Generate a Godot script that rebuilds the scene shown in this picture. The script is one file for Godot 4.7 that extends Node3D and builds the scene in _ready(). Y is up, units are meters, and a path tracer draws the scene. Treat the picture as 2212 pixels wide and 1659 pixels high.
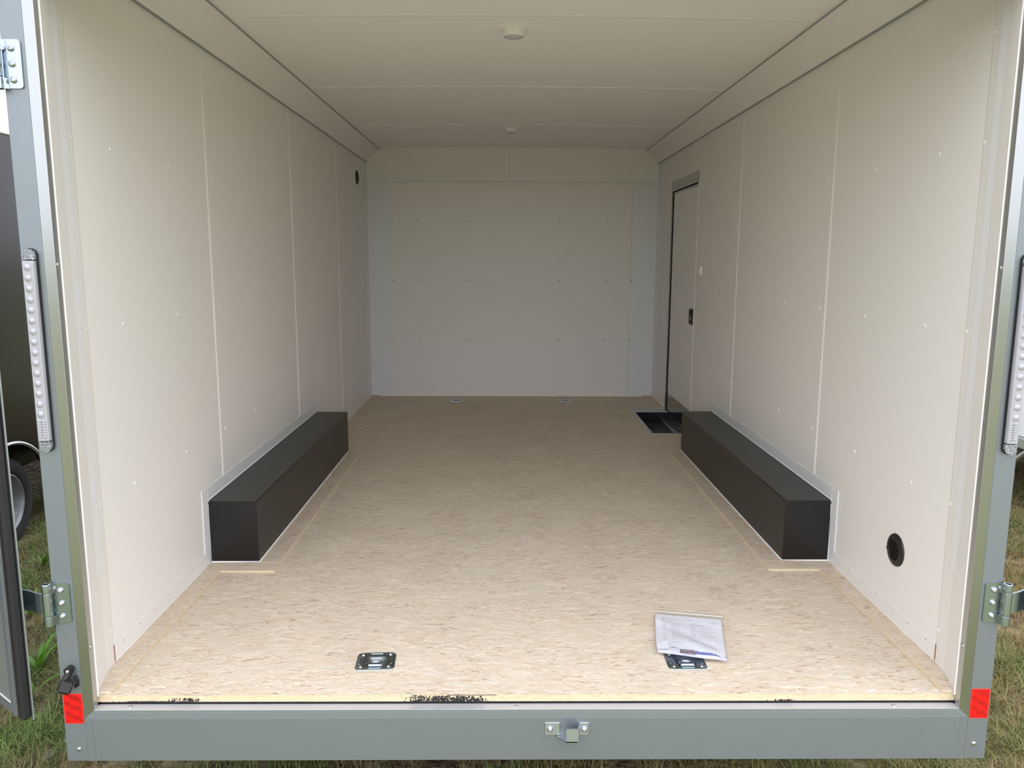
extends Node3D
# Empty cargo trailer seen from its open rear doors. Metres, y up, trailer floor at y = 0,
# the rear frame at z = 0 and the front wall at z = -L.

const W := 1.24          # half of the inner width
const L := 4.863         # inner length
const H1 := 2.004        # wall height up to the cove
const H2 := 2.116        # ceiling height at the cove
const CI := 0.107        # how far the cove leans in
const FZ := 0.01         # plane of the rear frame's outer face
const GROUND := -0.6

var rng := RandomNumberGenerator.new()
var M := {}
var used := {}
var screw_mesh: ArrayMesh
var rivet_mesh: ArrayMesh
var bolt_mesh: ArrayMesh

# ------------------------------------------------------------------ helpers
func new_st() -> SurfaceTool:
	var st := SurfaceTool.new()
	st.begin(Mesh.PRIMITIVE_TRIANGLES)
	return st

func uv_of(p: Vector3, n: Vector3) -> Vector2:
	var a := n.abs()
	if a.y >= a.x and a.y >= a.z:
		return Vector2(p.x, p.z)
	if a.z >= a.x:
		return Vector2(p.x, -p.y)
	return Vector2(p.z, -p.y)

func tri(st: SurfaceTool, a: Vector3, b: Vector3, c: Vector3, out: Vector3, smooth := false, na := Vector3.ZERO, nb := Vector3.ZERO, nc := Vector3.ZERO) -> void:
	var n := (b - a).cross(c - a)
	if n.length_squared() < 1e-18:
		return
	n = n.normalized()
	if n.dot(out) < 0.0:
		n = -n
	else:
		var t := b
		b = c
		c = t
		var t2 := nb
		nb = nc
		nc = t2
	# Godot front faces run clockwise
	var ps := [a, b, c]
	var ns := [na, nb, nc]
	for i in 3:
		st.set_normal(ns[i] if smooth else n)
		st.set_uv(uv_of(ps[i], n))
		st.add_vertex(ps[i])

func quad(st: SurfaceTool, a: Vector3, b: Vector3, c: Vector3, d: Vector3, out: Vector3) -> void:
	tri(st, a, b, c, out)
	tri(st, a, c, d, out)

# chamfered box
func cbox(st: SurfaceTool, lo: Vector3, hi: Vector3, ch := 0.0) -> void:
	var c := (lo + hi) * 0.5
	var h := (hi - lo).abs() * 0.5
	ch = minf(ch, minf(h.x, minf(h.y, h.z)) * 0.9)
	var ax := [Vector3.RIGHT, Vector3.UP, Vector3.BACK]
	for i in 3:
		var j := (i + 1) % 3
		var k := (i + 2) % 3
		for s in [-1.0, 1.0]:
			var f: Vector3 = ax[i] * s
			var o: Vector3 = c + f * h[i]
			var u: Vector3 = ax[j] * (h[j] - ch)
			var v: Vector3 = ax[k] * (h[k] - ch)
			quad(st, o - u - v, o + u - v, o + u + v, o - u + v, f)
	if ch <= 0.0:
		return
	for i in 3:
		var j := (i + 1) % 3
		var k := (i + 2) % 3
		for s in [-1.0, 1.0]:
			for t in [-1.0, 1.0]:
				var a: Vector3 = c + ax[j] * s * h[j] + ax[k] * t * (h[k] - ch)
				var b: Vector3 = c + ax[j] * s * (h[j] - ch) + ax[k] * t * h[k]
				var e: Vector3 = ax[i] * (h[i] - ch)
				quad(st, a - e, a + e, b + e, b - e, ax[j] * s + ax[k] * t)
	for sx in [-1.0, 1.0]:
		for sy in [-1.0, 1.0]:
			for sz in [-1.0, 1.0]:
				var q := Vector3(sx, sy, sz)
				var a := c + q * Vector3(h.x, h.y - ch, h.z - ch)
				var b := c + q * Vector3(h.x - ch, h.y, h.z - ch)
				var d := c + q * Vector3(h.x - ch, h.y - ch, h.z)
				tri(st, a, b, d, q)

func box_mesh(lo: Vector3, hi: Vector3, ch := 0.0) -> ArrayMesh:
	var st := new_st()
	cbox(st, lo, hi, ch)
	return st.commit()

# lathe about +y: profile of Vector2(radius, height), from bottom to top or the reverse
func lathe(st: SurfaceTool, prof: Array, seg := 16, xf := Transform3D()) -> void:
	var nrm := []
	for i in prof.size():
		var a: Vector2 = prof[maxi(i - 1, 0)]
		var b: Vector2 = prof[mini(i + 1, prof.size() - 1)]
		var d := (b - a).normalized()
		nrm.append(Vector2(d.y, -d.x))
	for i in prof.size() - 1:
		var p: Vector2 = prof[i]
		var q: Vector2 = prof[i + 1]
		var fl := (q - p).normalized()
		var fn := Vector2(fl.y, -fl.x)
		for s in seg:
			var t0 := TAU * s / seg
			var t1 := TAU * (s + 1) / seg
			var e0 := Vector3(cos(t0), 0, sin(t0))
			var e1 := Vector3(cos(t1), 0, sin(t1))
			var v := [e0 * p.x + Vector3.UP * p.y, e1 * p.x + Vector3.UP * p.y, e1 * q.x + Vector3.UP * q.y, e0 * q.x + Vector3.UP * q.y]
			var np: Vector2 = nrm[i] if nrm[i].dot(fn) > 0.75 else fn
			var nq: Vector2 = nrm[i + 1] if nrm[i + 1].dot(fn) > 0.75 else fn
			var ns := [e0 * np.x + Vector3.UP * np.y, e1 * np.x + Vector3.UP * np.y, e1 * nq.x + Vector3.UP * nq.y, e0 * nq.x + Vector3.UP * nq.y]
			for k in 4:
				v[k] = xf * v[k]
				ns[k] = (xf.basis * ns[k]).normalized()
			var mid: Vector3 = xf.basis * ((e0 + e1) * 0.5 * fn.x + Vector3.UP * fn.y)
			tri(st, v[0], v[1], v[2], mid, true, ns[0], ns[1], ns[2])
			tri(st, v[0], v[2], v[3], mid, true, ns[0], ns[2], ns[3])

func disc_profile(r: float, h: float, dome: float) -> Array:
	var a := [Vector2(r, 0), Vector2(r, h)]
	for i in range(1, 6):
		var t := PI * 0.5 * i / 5.0
		a.append(Vector2(r * cos(t), h + dome * sin(t)))
	return a

# tube along a path
func tube(st: SurfaceTool, path: Array, r: float, seg := 8, caps := true) -> void:
	var rings := []
	var up := Vector3.UP
	for i in path.size():
		var a: Vector3 = path[maxi(i - 1, 0)]
		var b: Vector3 = path[mini(i + 1, path.size() - 1)]
		var d := (b - a).normalized()
		if absf(d.dot(up)) > 0.95:
			up = Vector3.RIGHT if absf(d.x) < 0.9 else Vector3.BACK
		var s := d.cross(up).normalized()
		var u := s.cross(d).normalized()
		up = u
		var ring := []
		for k in seg:
			var t := TAU * k / seg
			ring.append([path[i] + (s * cos(t) + u * sin(t)) * r, s * cos(t) + u * sin(t)])
		rings.append(ring)
	for i in rings.size() - 1:
		for k in seg:
			var k2 := (k + 1) % seg
			var a = rings[i][k]
			var b = rings[i][k2]
			var c = rings[i + 1][k2]
			var d = rings[i + 1][k]
			tri(st, a[0], b[0], c[0], a[1] + b[1], true, a[1], b[1], c[1])
			tri(st, a[0], c[0], d[0], a[1] + b[1], true, a[1], c[1], d[1])
	if caps:
		for e in [0, rings.size() - 1]:
			var o: Vector3 = path[e] - path[1 if e == 0 else e - 1]
			for k in range(1, seg - 1):
				tri(st, rings[e][0][0], rings[e][k][0], rings[e][k + 1][0], o)

# extrude a polygon drawn in a plane: xf maps (x, y, 0) into place, depth along local z
func extrude(st: SurfaceTool, poly: PackedVector2Array, depth: float, xf := Transform3D()) -> void:
	var idx := Geometry2D.triangulate_polygon(poly)
	for i in range(0, idx.size(), 3):
		for z in [0.0, depth]:
			var o: Vector3 = xf.basis * Vector3(0, 0, -1.0 if z == 0.0 else 1.0) * signf(depth)
			tri(st, xf * Vector3(poly[idx[i]].x, poly[idx[i]].y, z), xf * Vector3(poly[idx[i + 1]].x, poly[idx[i + 1]].y, z), xf * Vector3(poly[idx[i + 2]].x, poly[idx[i + 2]].y, z), o)
	var cw := Geometry2D.is_polygon_clockwise(poly)
	for i in poly.size():
		var a := poly[i]
		var b := poly[(i + 1) % poly.size()]
		var n := Vector2(b.y - a.y, a.x - b.x)
		if cw:
			n = -n
		quad(st, xf * Vector3(a.x, a.y, 0), xf * Vector3(b.x, b.y, 0), xf * Vector3(b.x, b.y, depth), xf * Vector3(a.x, a.y, depth), xf.basis * Vector3(n.x, n.y, 0))

func rounded(w: float, h: float, r: float, seg := 5) -> PackedVector2Array:
	var p := PackedVector2Array()
	for q in 4:
		var c := Vector2((w * 0.5 - r) * (1 if q in [0, 3] else -1), (h * 0.5 - r) * (1 if q < 2 else -1))
		for i in seg + 1:
			var t := PI * 0.5 * (q + float(i) / seg)
			p.append(c + Vector2(cos(t), sin(t)) * r)
	return p

func obj(called: String, mesh: Mesh, mat: Material, parent: Node, xf := Transform3D()) -> MeshInstance3D:
	var o := MeshInstance3D.new()
	o.name = called
	o.mesh = mesh
	o.material_override = mat
	o.transform = xf
	parent.add_child(o, true)
	return o

func box(called: String, lo: Vector3, hi: Vector3, mat: Material, parent: Node, ch := 0.0) -> MeshInstance3D:
	return obj(called, box_mesh(lo, hi, ch), mat, parent)

func numbered(called: String) -> String:
	used[called] = used.get(called, -1) + 1
	return called if used[called] == 0 else "%s_%03d" % [called, used[called]]

func thing(called: String, label: String, category: String, at := Vector3.ZERO, group := "", kind := "") -> Node3D:
	var o := Node3D.new()
	o.name = numbered(called)
	o.position = at
	add_child(o)
	o.set_meta("label", label)
	o.set_meta("category", category)
	if group:
		o.set_meta("group", group)
	if kind:
		o.set_meta("kind", kind)
	return o

func struct(called: String, label: String, category: String) -> Node3D:
	var o := Node3D.new()
	o.name = called
	add_child(o)
	o.set_meta("label", label)
	o.set_meta("category", category)
	o.set_meta("kind", "structure")
	return o

func mat(called: String, c: Color, rough: float, metal := 0.0) -> StandardMaterial3D:
	var m := StandardMaterial3D.new()
	m.resource_name = called
	m.albedo_color = c
	m.roughness = rough
	m.metallic = metal
	M[called] = m
	return m

func face(dir: Vector3) -> Basis:
	# a basis whose +y points along dir, for screws and domes
	var y := dir.normalized()
	var x := y.cross(Vector3.UP if absf(y.y) < 0.9 else Vector3.RIGHT).normalized()
	return Basis(x, y, x.cross(y))

func screws(parent: Node, spots: Array, dir: Vector3, m: Material, mesh: Mesh, size := 1.0, called := "screw") -> void:
	for p in spots:
		obj(called, mesh, m, parent, Transform3D(face(dir).scaled(Vector3.ONE * size), p))

# ------------------------------------------------------------------ textures
func noise_tex(freq: float, ramp: Gradient, size := 512, seed_ := 1, oct := 4, normal := false, strength := 4.0) -> NoiseTexture2D:
	var n := FastNoiseLite.new()
	n.seed = seed_
	n.frequency = freq
	n.fractal_octaves = oct
	var t := NoiseTexture2D.new()
	t.width = size
	t.height = size
	t.seamless = true
	t.noise = n
	if normal:
		t.as_normal_map = true
		t.bump_strength = strength
	if ramp:
		t.color_ramp = ramp
	return t

func ramp(stops: Array) -> Gradient:
	var g := Gradient.new()
	g.offsets = PackedFloat32Array(stops.map(func(s): return s[0]))
	g.colors = PackedColorArray(stops.map(func(s): return s[1]))
	return g

func flake(im: Image, cx: float, cy: float, len: float, wid: float, ang: float, c: Color, jit: float) -> void:
	# a strand laid as horizontal runs, so that it carries its own streaks
	var n := im.get_width()
	var s := sin(ang)
	var co := cos(ang)
	var hh := absf(s) * len * 0.5 + absf(co) * wid * 0.5
	for r in range(int(-hh), int(hh) + 1):
		var y := posmod(int(cy) + r, n)
		# parallel to the row: where it lies inside the strand
		var x0 := -len
		var x1 := len
		# along-strand coordinate u = x co + r s in [-len/2, len/2], across v = -x s + r co in [-wid/2, wid/2]
		if absf(co) > 1e-4:
			var a := (-len * 0.5 - r * s) / co
			var b := (len * 0.5 - r * s) / co
			x0 = maxf(x0, minf(a, b))
			x1 = minf(x1, maxf(a, b))
		if absf(s) > 1e-4:
			var a2 := (r * co - wid * 0.5) / s
			var b2 := (r * co + wid * 0.5) / s
			x0 = maxf(x0, minf(a2, b2))
			x1 = minf(x1, maxf(a2, b2))
		x0 += rng.randf() * len * 0.12
		x1 -= rng.randf() * len * 0.12
		if x1 - x0 < 1.0:
			continue
		var k := 1.0 + rng.randf_range(-jit, jit)
		var col := Color(c.r * k, c.g * k, c.b * k)
		var sx := posmod(int(cx + x0), n)
		var w := int(x1 - x0)
		im.fill_rect(Rect2i(sx, y, mini(w, n - sx), 1), col)
		if sx + w > n:
			im.fill_rect(Rect2i(0, y, sx + w - n, 1), col)

func osb_image(n: int, px: float, spread: float, tint: Color, flakes: int, flecks: int) -> Image:
	var im := Image.create(n, n, false, Image.FORMAT_RGB8)
	var base := Color(0.875, 0.80, 0.685)
	im.fill(base * tint)
	var pal := [Color(0.90, 0.825, 0.705), Color(0.86, 0.775, 0.645), Color(0.925, 0.87, 0.775), Color(0.84, 0.76, 0.655), Color(0.90, 0.81, 0.72), Color(0.85, 0.795, 0.71), Color(0.93, 0.875, 0.77), Color(0.82, 0.72, 0.58), Color(0.885, 0.84, 0.74)]
	var drift := FastNoiseLite.new()
	drift.seed = 7
	drift.frequency = 6.0 / n
	drift.fractal_octaves = 3
	for i in flakes:
		var x := rng.randf() * n
		var y := rng.randf() * n
		var c: Color = pal[rng.randi() % pal.size()]
		c = c.lerp(base, rng.randf_range(0.0, 0.7))
		var k := 1.0 + 0.035 * drift.get_noise_2d(x, y) + rng.randf_range(-0.015, 0.015)
		c = Color(c.r * tint.r * k, c.g * tint.g * k, c.b * tint.b * k)
		var a := rng.randfn(0.0, spread if rng.randf() < 0.8 else 0.8)
		flake(im, x, y, px * rng.randf_range(0.012, 0.075), px * rng.randf_range(0.002, 0.010), a, c, 0.014)
	# darker bark and edge strands, gathered in loose drifts
	var dk := [Color(0.70, 0.54, 0.40), Color(0.62, 0.46, 0.33), Color(0.74, 0.60, 0.42), Color(0.70, 0.53, 0.43), Color(0.50, 0.37, 0.27), Color(0.63, 0.55, 0.47)]
	drift.frequency = 9.0 / n
	var done := 0
	while done < flecks:
		var x := rng.randf() * n
		var y := rng.randf() * n
		if rng.randf() > 0.42 + 1.1 * drift.get_noise_2d(x, y):
			continue
		done += 1
		var c: Color = dk[rng.randi() % dk.size()]
		var bold := rng.randf() < 0.25
		c = c.lerp(base, rng.randf_range(0.0, 0.3) if bold else rng.randf_range(0.35, 0.8)) * tint
		var l := px * (rng.randf_range(0.008, 0.026) if bold else rng.randf_range(0.004, 0.020))
		var th := rng.randfn(0.0, spread * 1.4 if rng.randf() < 0.8 else 1.2)
		if rng.randf() < 0.08:
			l *= 2.2
		# a bent sliver: two short strokes that meet
		var wd := maxf(1.3, px * (rng.randf_range(0.0018, 0.0038) if bold else rng.randf_range(0.001, 0.0026)))
		flake(im, x, y, l, wd, th, c, 0.06)
		var bend := th + rng.randfn(0.0, 0.45)
		flake(im, x + 0.5 * l * (cos(th) + 0.8 * cos(bend)) * 0.95, y + 0.5 * l * (sin(th) + 0.8 * sin(bend)) * 0.95, l * 0.8, maxf(1.0, wd * 0.8), bend, c.lerp(base * tint, 0.25), 0.06)
	# resin knots and a few broad brown chips
	for i in flecks / 150:
		flake(im, rng.randf() * n, rng.randf() * n, px * rng.randf_range(0.003, 0.008), px * 0.0026, rng.randfn(0, 0.5), Color(0.26, 0.19, 0.14), 0.1)
	for i in flecks / 170:
		var x := rng.randf() * n
		var y := rng.randf() * n
		var c := Color(0.72, 0.57, 0.46).lerp(base, rng.randf_range(0.0, 0.6)) * tint
		for k in 4:
			flake(im, x + rng.randfn(0, px * 0.006), y + rng.randfn(0, px * 0.0025), px * rng.randf_range(0.010, 0.026), px * rng.randf_range(0.002, 0.005), rng.randfn(0, 0.35), c, 0.05)
	return im

func edge_image() -> Image:
	# the sawn front edge of the floor board: layered chips, black paint that crept up onto it
	var w := 2048
	var h := 32
	var im := Image.create(w, h, false, Image.FORMAT_RGB8)
	im.fill(Color(0.85, 0.775, 0.645))
	for i in 14000:
		var k := rng.randf_range(0.84, 1.08)
		im.fill_rect(Rect2i(rng.randi() % w, rng.randi() % h, 2 + rng.randi() % 14, 1), Color(0.86 * k, 0.775 * k, 0.63 * k))
	var blots := [[0.372, 0.020, 1.0, 0.25], [0.395, 0.030, 0.9, 0.22], [0.418, 0.04, 0.85, 0.3], [0.44, 0.02, 0.5, 0.15], [0.087, 0.010, 0.5, 0.12], [0.105, 0.016, 0.6, 0.2], [0.06, 0.05, 0.12, 0.2], [0.80, 0.02, 0.25, 0.12]]
	for b in blots:
		for i in int(b[1] * w * 14 * b[3]):
			var x := int((b[0] + rng.randfn(0.0, 0.3) * b[1]) * w)
			var up: float = pow(rng.randf(), 1.5) * b[2]
			var y := int((1.0 - up) * h)
			im.fill_rect(Rect2i(clampi(x, 0, w - 12), clampi(y, 0, h - 2), 1 + rng.randi() % 3, mini(2 + rng.randi() % 9, h - y)), Color(0.10, 0.09, 0.09))
	im.fill_rect(Rect2i(int(0.405 * w), 0, int(0.058 * w), 3), Color(0.07, 0.06, 0.06))
	return im

func dust_image(n: int) -> Image:
	# black coated sheet with faint wiped dust and pale specks
	var im := Image.create(n, n, false, Image.FORMAT_RGB8)
	im.fill(Color(0.145, 0.135, 0.125))
	var a := FastNoiseLite.new()
	a.seed = 11
	a.frequency = 0.006
	a.fractal_octaves = 5
	a.domain_warp_enabled = true
	a.domain_warp_amplitude = 40.0
	for y in n:
		for x in n:
			var v := 0.135 + 0.02 * clampf(a.get_noise_2d(x, y * 2.2), -1, 1)
			im.set_pixel(x, y, Color(v * 1.03, v, v * 0.95))
	for i in 70:
		var k := rng.randf_range(0.35, 0.75)
		var s := 1 + rng.randi() % 2
		im.fill_rect(Rect2i(rng.randi() % (n - 4), rng.randi() % (n - 4), s, s), Color(k, k * 0.97, k * 0.9))
	return im

func paper_image() -> Image:
	# a printed form, too small to read: rules, columns and grey rows of print
	var w := 512
	var h := 660
	var im := Image.create(w, h, false, Image.FORMAT_RGB8)
	var white := Color(0.95, 0.95, 0.985)
	im.fill(white)
	var ink := Color(0.62, 0.62, 0.67)
	var dark := Color(0.45, 0.45, 0.50)
	var words := func(x: int, y: int, len: int, c: Color, th: int):
		var px := x
		while px < x + len:
			var l := 6 + rng.randi() % 18
			im.fill_rect(Rect2i(px, y, mini(l, x + len - px), th), c.lerp(white, rng.randf() * 0.35))
			px += l + 4
	words.call(52, 44, 60, ink, 4)
	im.fill_rect(Rect2i(48, 56, 420, 1), ink)
	words.call(52, 66, 150, dark, 4)
	words.call(238, 58, 52, dark, 6)
	for r in 3:
		words.call(52, 80 + r * 13, 90 - r * 12, ink, 4)
	words.call(300, 104, 40, ink, 5)
	words.call(372, 104, 18, ink, 5)
	words.call(420, 96, 44, ink, 5)
	words.call(404, 70, 70, ink, 4)
	words.call(404, 82, 76, ink, 4)
	im.fill_rect(Rect2i(48, 58, 1, 80), ink)
	im.fill_rect(Rect2i(48, 138, 432, 2), dark)
	words.call(50, 132, 76, dark, 5)
	words.call(272, 142, 96, dark, 6)
	for x in [112, 262, 336]:
		im.fill_rect(Rect2i(x, 140, 1, 330 if x != 336 else 220), ink)
	for r in 18:
		var y := 158 + r * 17
		if r % 5 != 4:
			words.call(56, y, 24 + rng.randi() % 26, ink, 5)
		words.call(122, y, 50 + rng.randi() % 80, ink, 5)
		if r < 12:
			words.call(272, y, 30 + rng.randi() % 26, ink, 5)
			if r % 4 != 3:
				words.call(344, y, 70 + rng.randi() % 60, ink, 5)
	im.fill_rect(Rect2i(48, 372, 432, 1), ink)
	im.fill_rect(Rect2i(48, 432, 220, 1), ink)
	im.fill_rect(Rect2i(268, 388, 212, 1), ink)
	words.call(130, 484, 60, ink, 4)
	words.call(130, 500, 74, ink, 4)
	return im

func leaflet_image() -> Image:
	var im := Image.create(256, 32, false, Image.FORMAT_RGB8)
	im.fill(Color(0.92, 0.92, 0.96))
	im.fill_rect(Rect2i(84, 0, 58, 26), Color(0.36, 0.30, 0.34))
	for i in 60:
		im.fill_rect(Rect2i(86 + rng.randi() % 46, rng.randi() % 24, 4 + rng.randi() % 8, 2), [Color(0.62, 0.38, 0.48), Color(0.75, 0.74, 0.78), Color(0.22, 0.16, 0.22), Color(0.55, 0.33, 0.36)][rng.randi() % 4])
	im.fill_rect(Rect2i(142, 4, 114, 18), Color(0.31, 0.36, 0.72))
	return im

func tape_image() -> Image:
	# prismatic red tape: cells at two brightnesses laid in slanting rows
	var im := Image.create(96, 160, false, Image.FORMAT_RGB8)
	for y in 160:
		for x in 96:
			var fx := fposmod(x + 14.0, 48.0) / 48.0
			var col := floori((x + 14.0) / 48.0)
			var v := y - fx * 16.0 + col * 27.0
			var on := fposmod(v, 54.0) < 27.0
			im.set_pixel(x, y, Color(0.93, 0.03, 0.03) if on else Color(0.72, 0.02, 0.04))
	for y in 160:
		for x in 96:
			if x < 3 or x > 92 or y < 3 or y > 156:
				im.set_pixel(x, y, Color(0.93, 0.16, 0.15))
	return im

func materials() -> void:
	var vinyl := mat("white vinyl wall", Color(0.915, 0.90, 0.88), 0.42)
	vinyl.normal_enabled = true
	vinyl.normal_texture = noise_tex(0.02, null, 512, 3, 3, true, 1.2)
	vinyl.normal_scale = 0.1
	vinyl.uv1_triplanar = true
	vinyl.uv1_world_triplanar = true
	vinyl.uv1_scale = Vector3(1.5, 1.5, 1.5)
	mat("white ceiling", Color(0.955, 0.945, 0.925), 0.55)
	mat("white aluminium trim", Color(0.895, 0.90, 0.90), 0.28)
	mat("white plastic", Color(0.91, 0.905, 0.89), 0.4)
	mat("white caulk", Color(0.95, 0.945, 0.93), 0.55)
	mat("shaded screw", Color(0.55, 0.52, 0.48), 0.5)  # grey heads stand in for the small shadows at the front wall screws
	mat("sill aluminium", Color(0.80, 0.80, 0.82), 0.5, 0.55)
	mat("tread steel", Color(0.40, 0.40, 0.38), 0.4, 0.2)
	mat("protective film", Color(0.865, 0.86, 0.86), 0.3)
	mat("sill bevel aluminium", Color(0.49, 0.52, 0.52), 0.34, 0.6)
	mat("lens", Color(0.76, 0.74, 0.76), 0.3)
	mat("black gap", Color(0.03, 0.03, 0.03), 0.8)
	mat("black plastic", Color(0.10, 0.095, 0.09), 0.42)
	mat("black enamel", Color(0.05, 0.048, 0.05), 0.3)
	mat("rubber", Color(0.10, 0.10, 0.105), 0.6)
	mat("tyre rubber", Color(0.13, 0.13, 0.135), 0.75)
	mat("raw board end", Color(0.56, 0.41, 0.31), 0.8)
	var sat := mat("satin aluminium", Color(0.51, 0.535, 0.555), 0.45, 0.55)
	sat.roughness_texture = noise_tex(0.03, ramp([[0.0, Color(0.9, 0.9, 0.9)], [1.0, Color(1, 1, 1)]]), 256, 5)
	sat.uv1_triplanar = true
	sat.uv1_world_triplanar = true
	mat("bright aluminium", Color(0.62, 0.63, 0.625), 0.2, 1.0)
	mat("mill aluminium", Color(0.76, 0.76, 0.76), 0.36, 0.85)
	mat("polished steel", Color(0.62, 0.62, 0.62), 0.09, 1.0)
	mat("zinc", Color(0.64, 0.69, 0.72), 0.22, 1.0)
	mat("chrome", Color(0.80, 0.81, 0.84), 0.14, 1.0)
	mat("galvanised steel", Color(0.76, 0.79, 0.83), 0.38, 1.0)
	mat("painted steel", Color(0.62, 0.64, 0.635), 0.4, 0.6)
	var dust := mat("black coated sheet", Color(1, 1, 1), 0.36)
	dust.albedo_texture = ImageTexture.create_from_image(dust_image(512))
	dust.uv1_triplanar = true
	dust.uv1_world_triplanar = true
	dust.uv1_scale = Vector3(1.3, 1.3, 1.3)
	var end := mat("black gloss sheet", Color(0.085, 0.085, 0.09), 0.2)
	end.normal_enabled = true
	end.normal_texture = noise_tex(0.012, null, 256, 9, 3, true, 2.0)
	end.normal_scale = 0.15
	end.uv1_triplanar = true
	# oriented strand board
	rng.seed = 20
	var osb := mat("strand board", Color(1, 1, 1), 0.62)
	osb.albedo_texture = ImageTexture.create_from_image(osb_image(2048, 840.0, 0.26, Color(0.95, 0.965, 1.005), 42000, 13000))
	osb.uv1_scale = Vector3(1.0 / 2.44, 1.0 / 2.44, 1)
	var osb2: StandardMaterial3D = osb.duplicate()
	osb2.resource_name = "strand board second sheet"
	osb2.uv1_offset = Vector3(0.37, 0.0, 0)
	osb2.uv1_scale = Vector3(-1.0 / 2.44, 1.0 / 2.44, 1)
	M["strand board second sheet"] = osb2
	var strip := mat("strand board strip", Color(1, 1, 1), 0.66)
	strip.albedo_texture = ImageTexture.create_from_image(osb_image(512, 700.0, 0.9, Color(0.95, 0.955, 0.99), 4200, 1900))
	strip.uv1_scale = Vector3(1.0 / 0.73, 1.0 / 0.73, 1)
	mat("strand board edge", Color(0.86, 0.785, 0.66), 0.75)
	var edge := mat("strand board front edge", Color(1, 1, 1), 0.7)
	edge.albedo_texture = ImageTexture.create_from_image(edge_image())
	var paper := mat("printed paper", Color(1, 1, 1), 0.45)
	paper.albedo_texture = ImageTexture.create_from_image(paper_image())
	mat("plain paper", Color(0.95, 0.95, 0.985), 0.5)
	var leaf := mat("leaflet print", Color(1, 1, 1), 0.3)
	leaf.albedo_texture = ImageTexture.create_from_image(leaflet_image())
	var film := mat("clear film", Color(0.97, 0.97, 1.0, 0.05), 0.08)
	film.transparency = BaseMaterial3D.TRANSPARENCY_ALPHA
	var tape := mat("red reflective tape", Color(1, 1, 1), 0.25)
	tape.albedo_texture = ImageTexture.create_from_image(tape_image())
	var clear := mat("clear lens", Color(0.66, 0.655, 0.68), 0.2)
	clear.clearcoat_enabled = true
	clear.clearcoat = 0.5
	clear.clearcoat_roughness = 0.05
	var chips := mat("mirror facets", Color(0.75, 0.76, 0.78), 0.15, 1.0)
	chips.normal_enabled = true
	chips.normal_texture = noise_tex(0.09, null, 128, 6, 2, true, 12.0)
	chips.uv1_triplanar = true
	chips.uv1_scale = Vector3(24, 24, 24)
	mat("black body paint", Color(0.06, 0.057, 0.054), 0.2)
	M["black body paint"].metallic_specular = 0.38
	mat("white body paint", Color(0.90, 0.91, 0.93), 0.3)
	mat("wheel paint", Color(0.52, 0.53, 0.55), 0.4, 0.5)
	# ground
	var soil := mat("soil and thatch", Color(1, 1, 1), 0.95)
	soil.albedo_texture = noise_tex(0.016, ramp([[0.0, Color(0.27, 0.22, 0.16)], [0.35, Color(0.42, 0.36, 0.26)], [0.55, Color(0.48, 0.45, 0.30)], [0.75, Color(0.56, 0.50, 0.36)], [1.0, Color(0.66, 0.60, 0.47)]]), 1024, 4, 6)
	soil.uv1_triplanar = true
	soil.uv1_world_triplanar = true
	soil.uv1_scale = Vector3(0.7, 0.7, 0.7)
	soil.normal_enabled = true
	soil.normal_texture = noise_tex(0.04, null, 512, 8, 5, true, 8.0)
	var far := mat("mown grass", Color(1, 1, 1), 0.95)
	far.albedo_texture = noise_tex(0.02, ramp([[0.0, Color(0.47, 0.50, 0.32)], [0.5, Color(0.565, 0.575, 0.43)], [1.0, Color(0.66, 0.64, 0.53)]]), 512, 14, 5)
	far.uv1_triplanar = true
	far.uv1_world_triplanar = true
	far.uv1_scale = Vector3(0.25, 0.25, 0.25)
	var blade := mat("grass blade", Color(1, 1, 1), 0.6)
	blade.vertex_color_use_as_albedo = true  # the colour of each tuft comes with its copy
	blade.backlight_enabled = true
	blade.backlight = Color(0.4, 0.42, 0.2)
	mat("weed leaf", Color(0.36, 0.55, 0.17), 0.5)
	M["weed leaf"].backlight_enabled = true
	M["weed leaf"].backlight = Color(0.2, 0.3, 0.05)
	mat("pebble", Color(0.66, 0.63, 0.60), 0.85)

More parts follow.
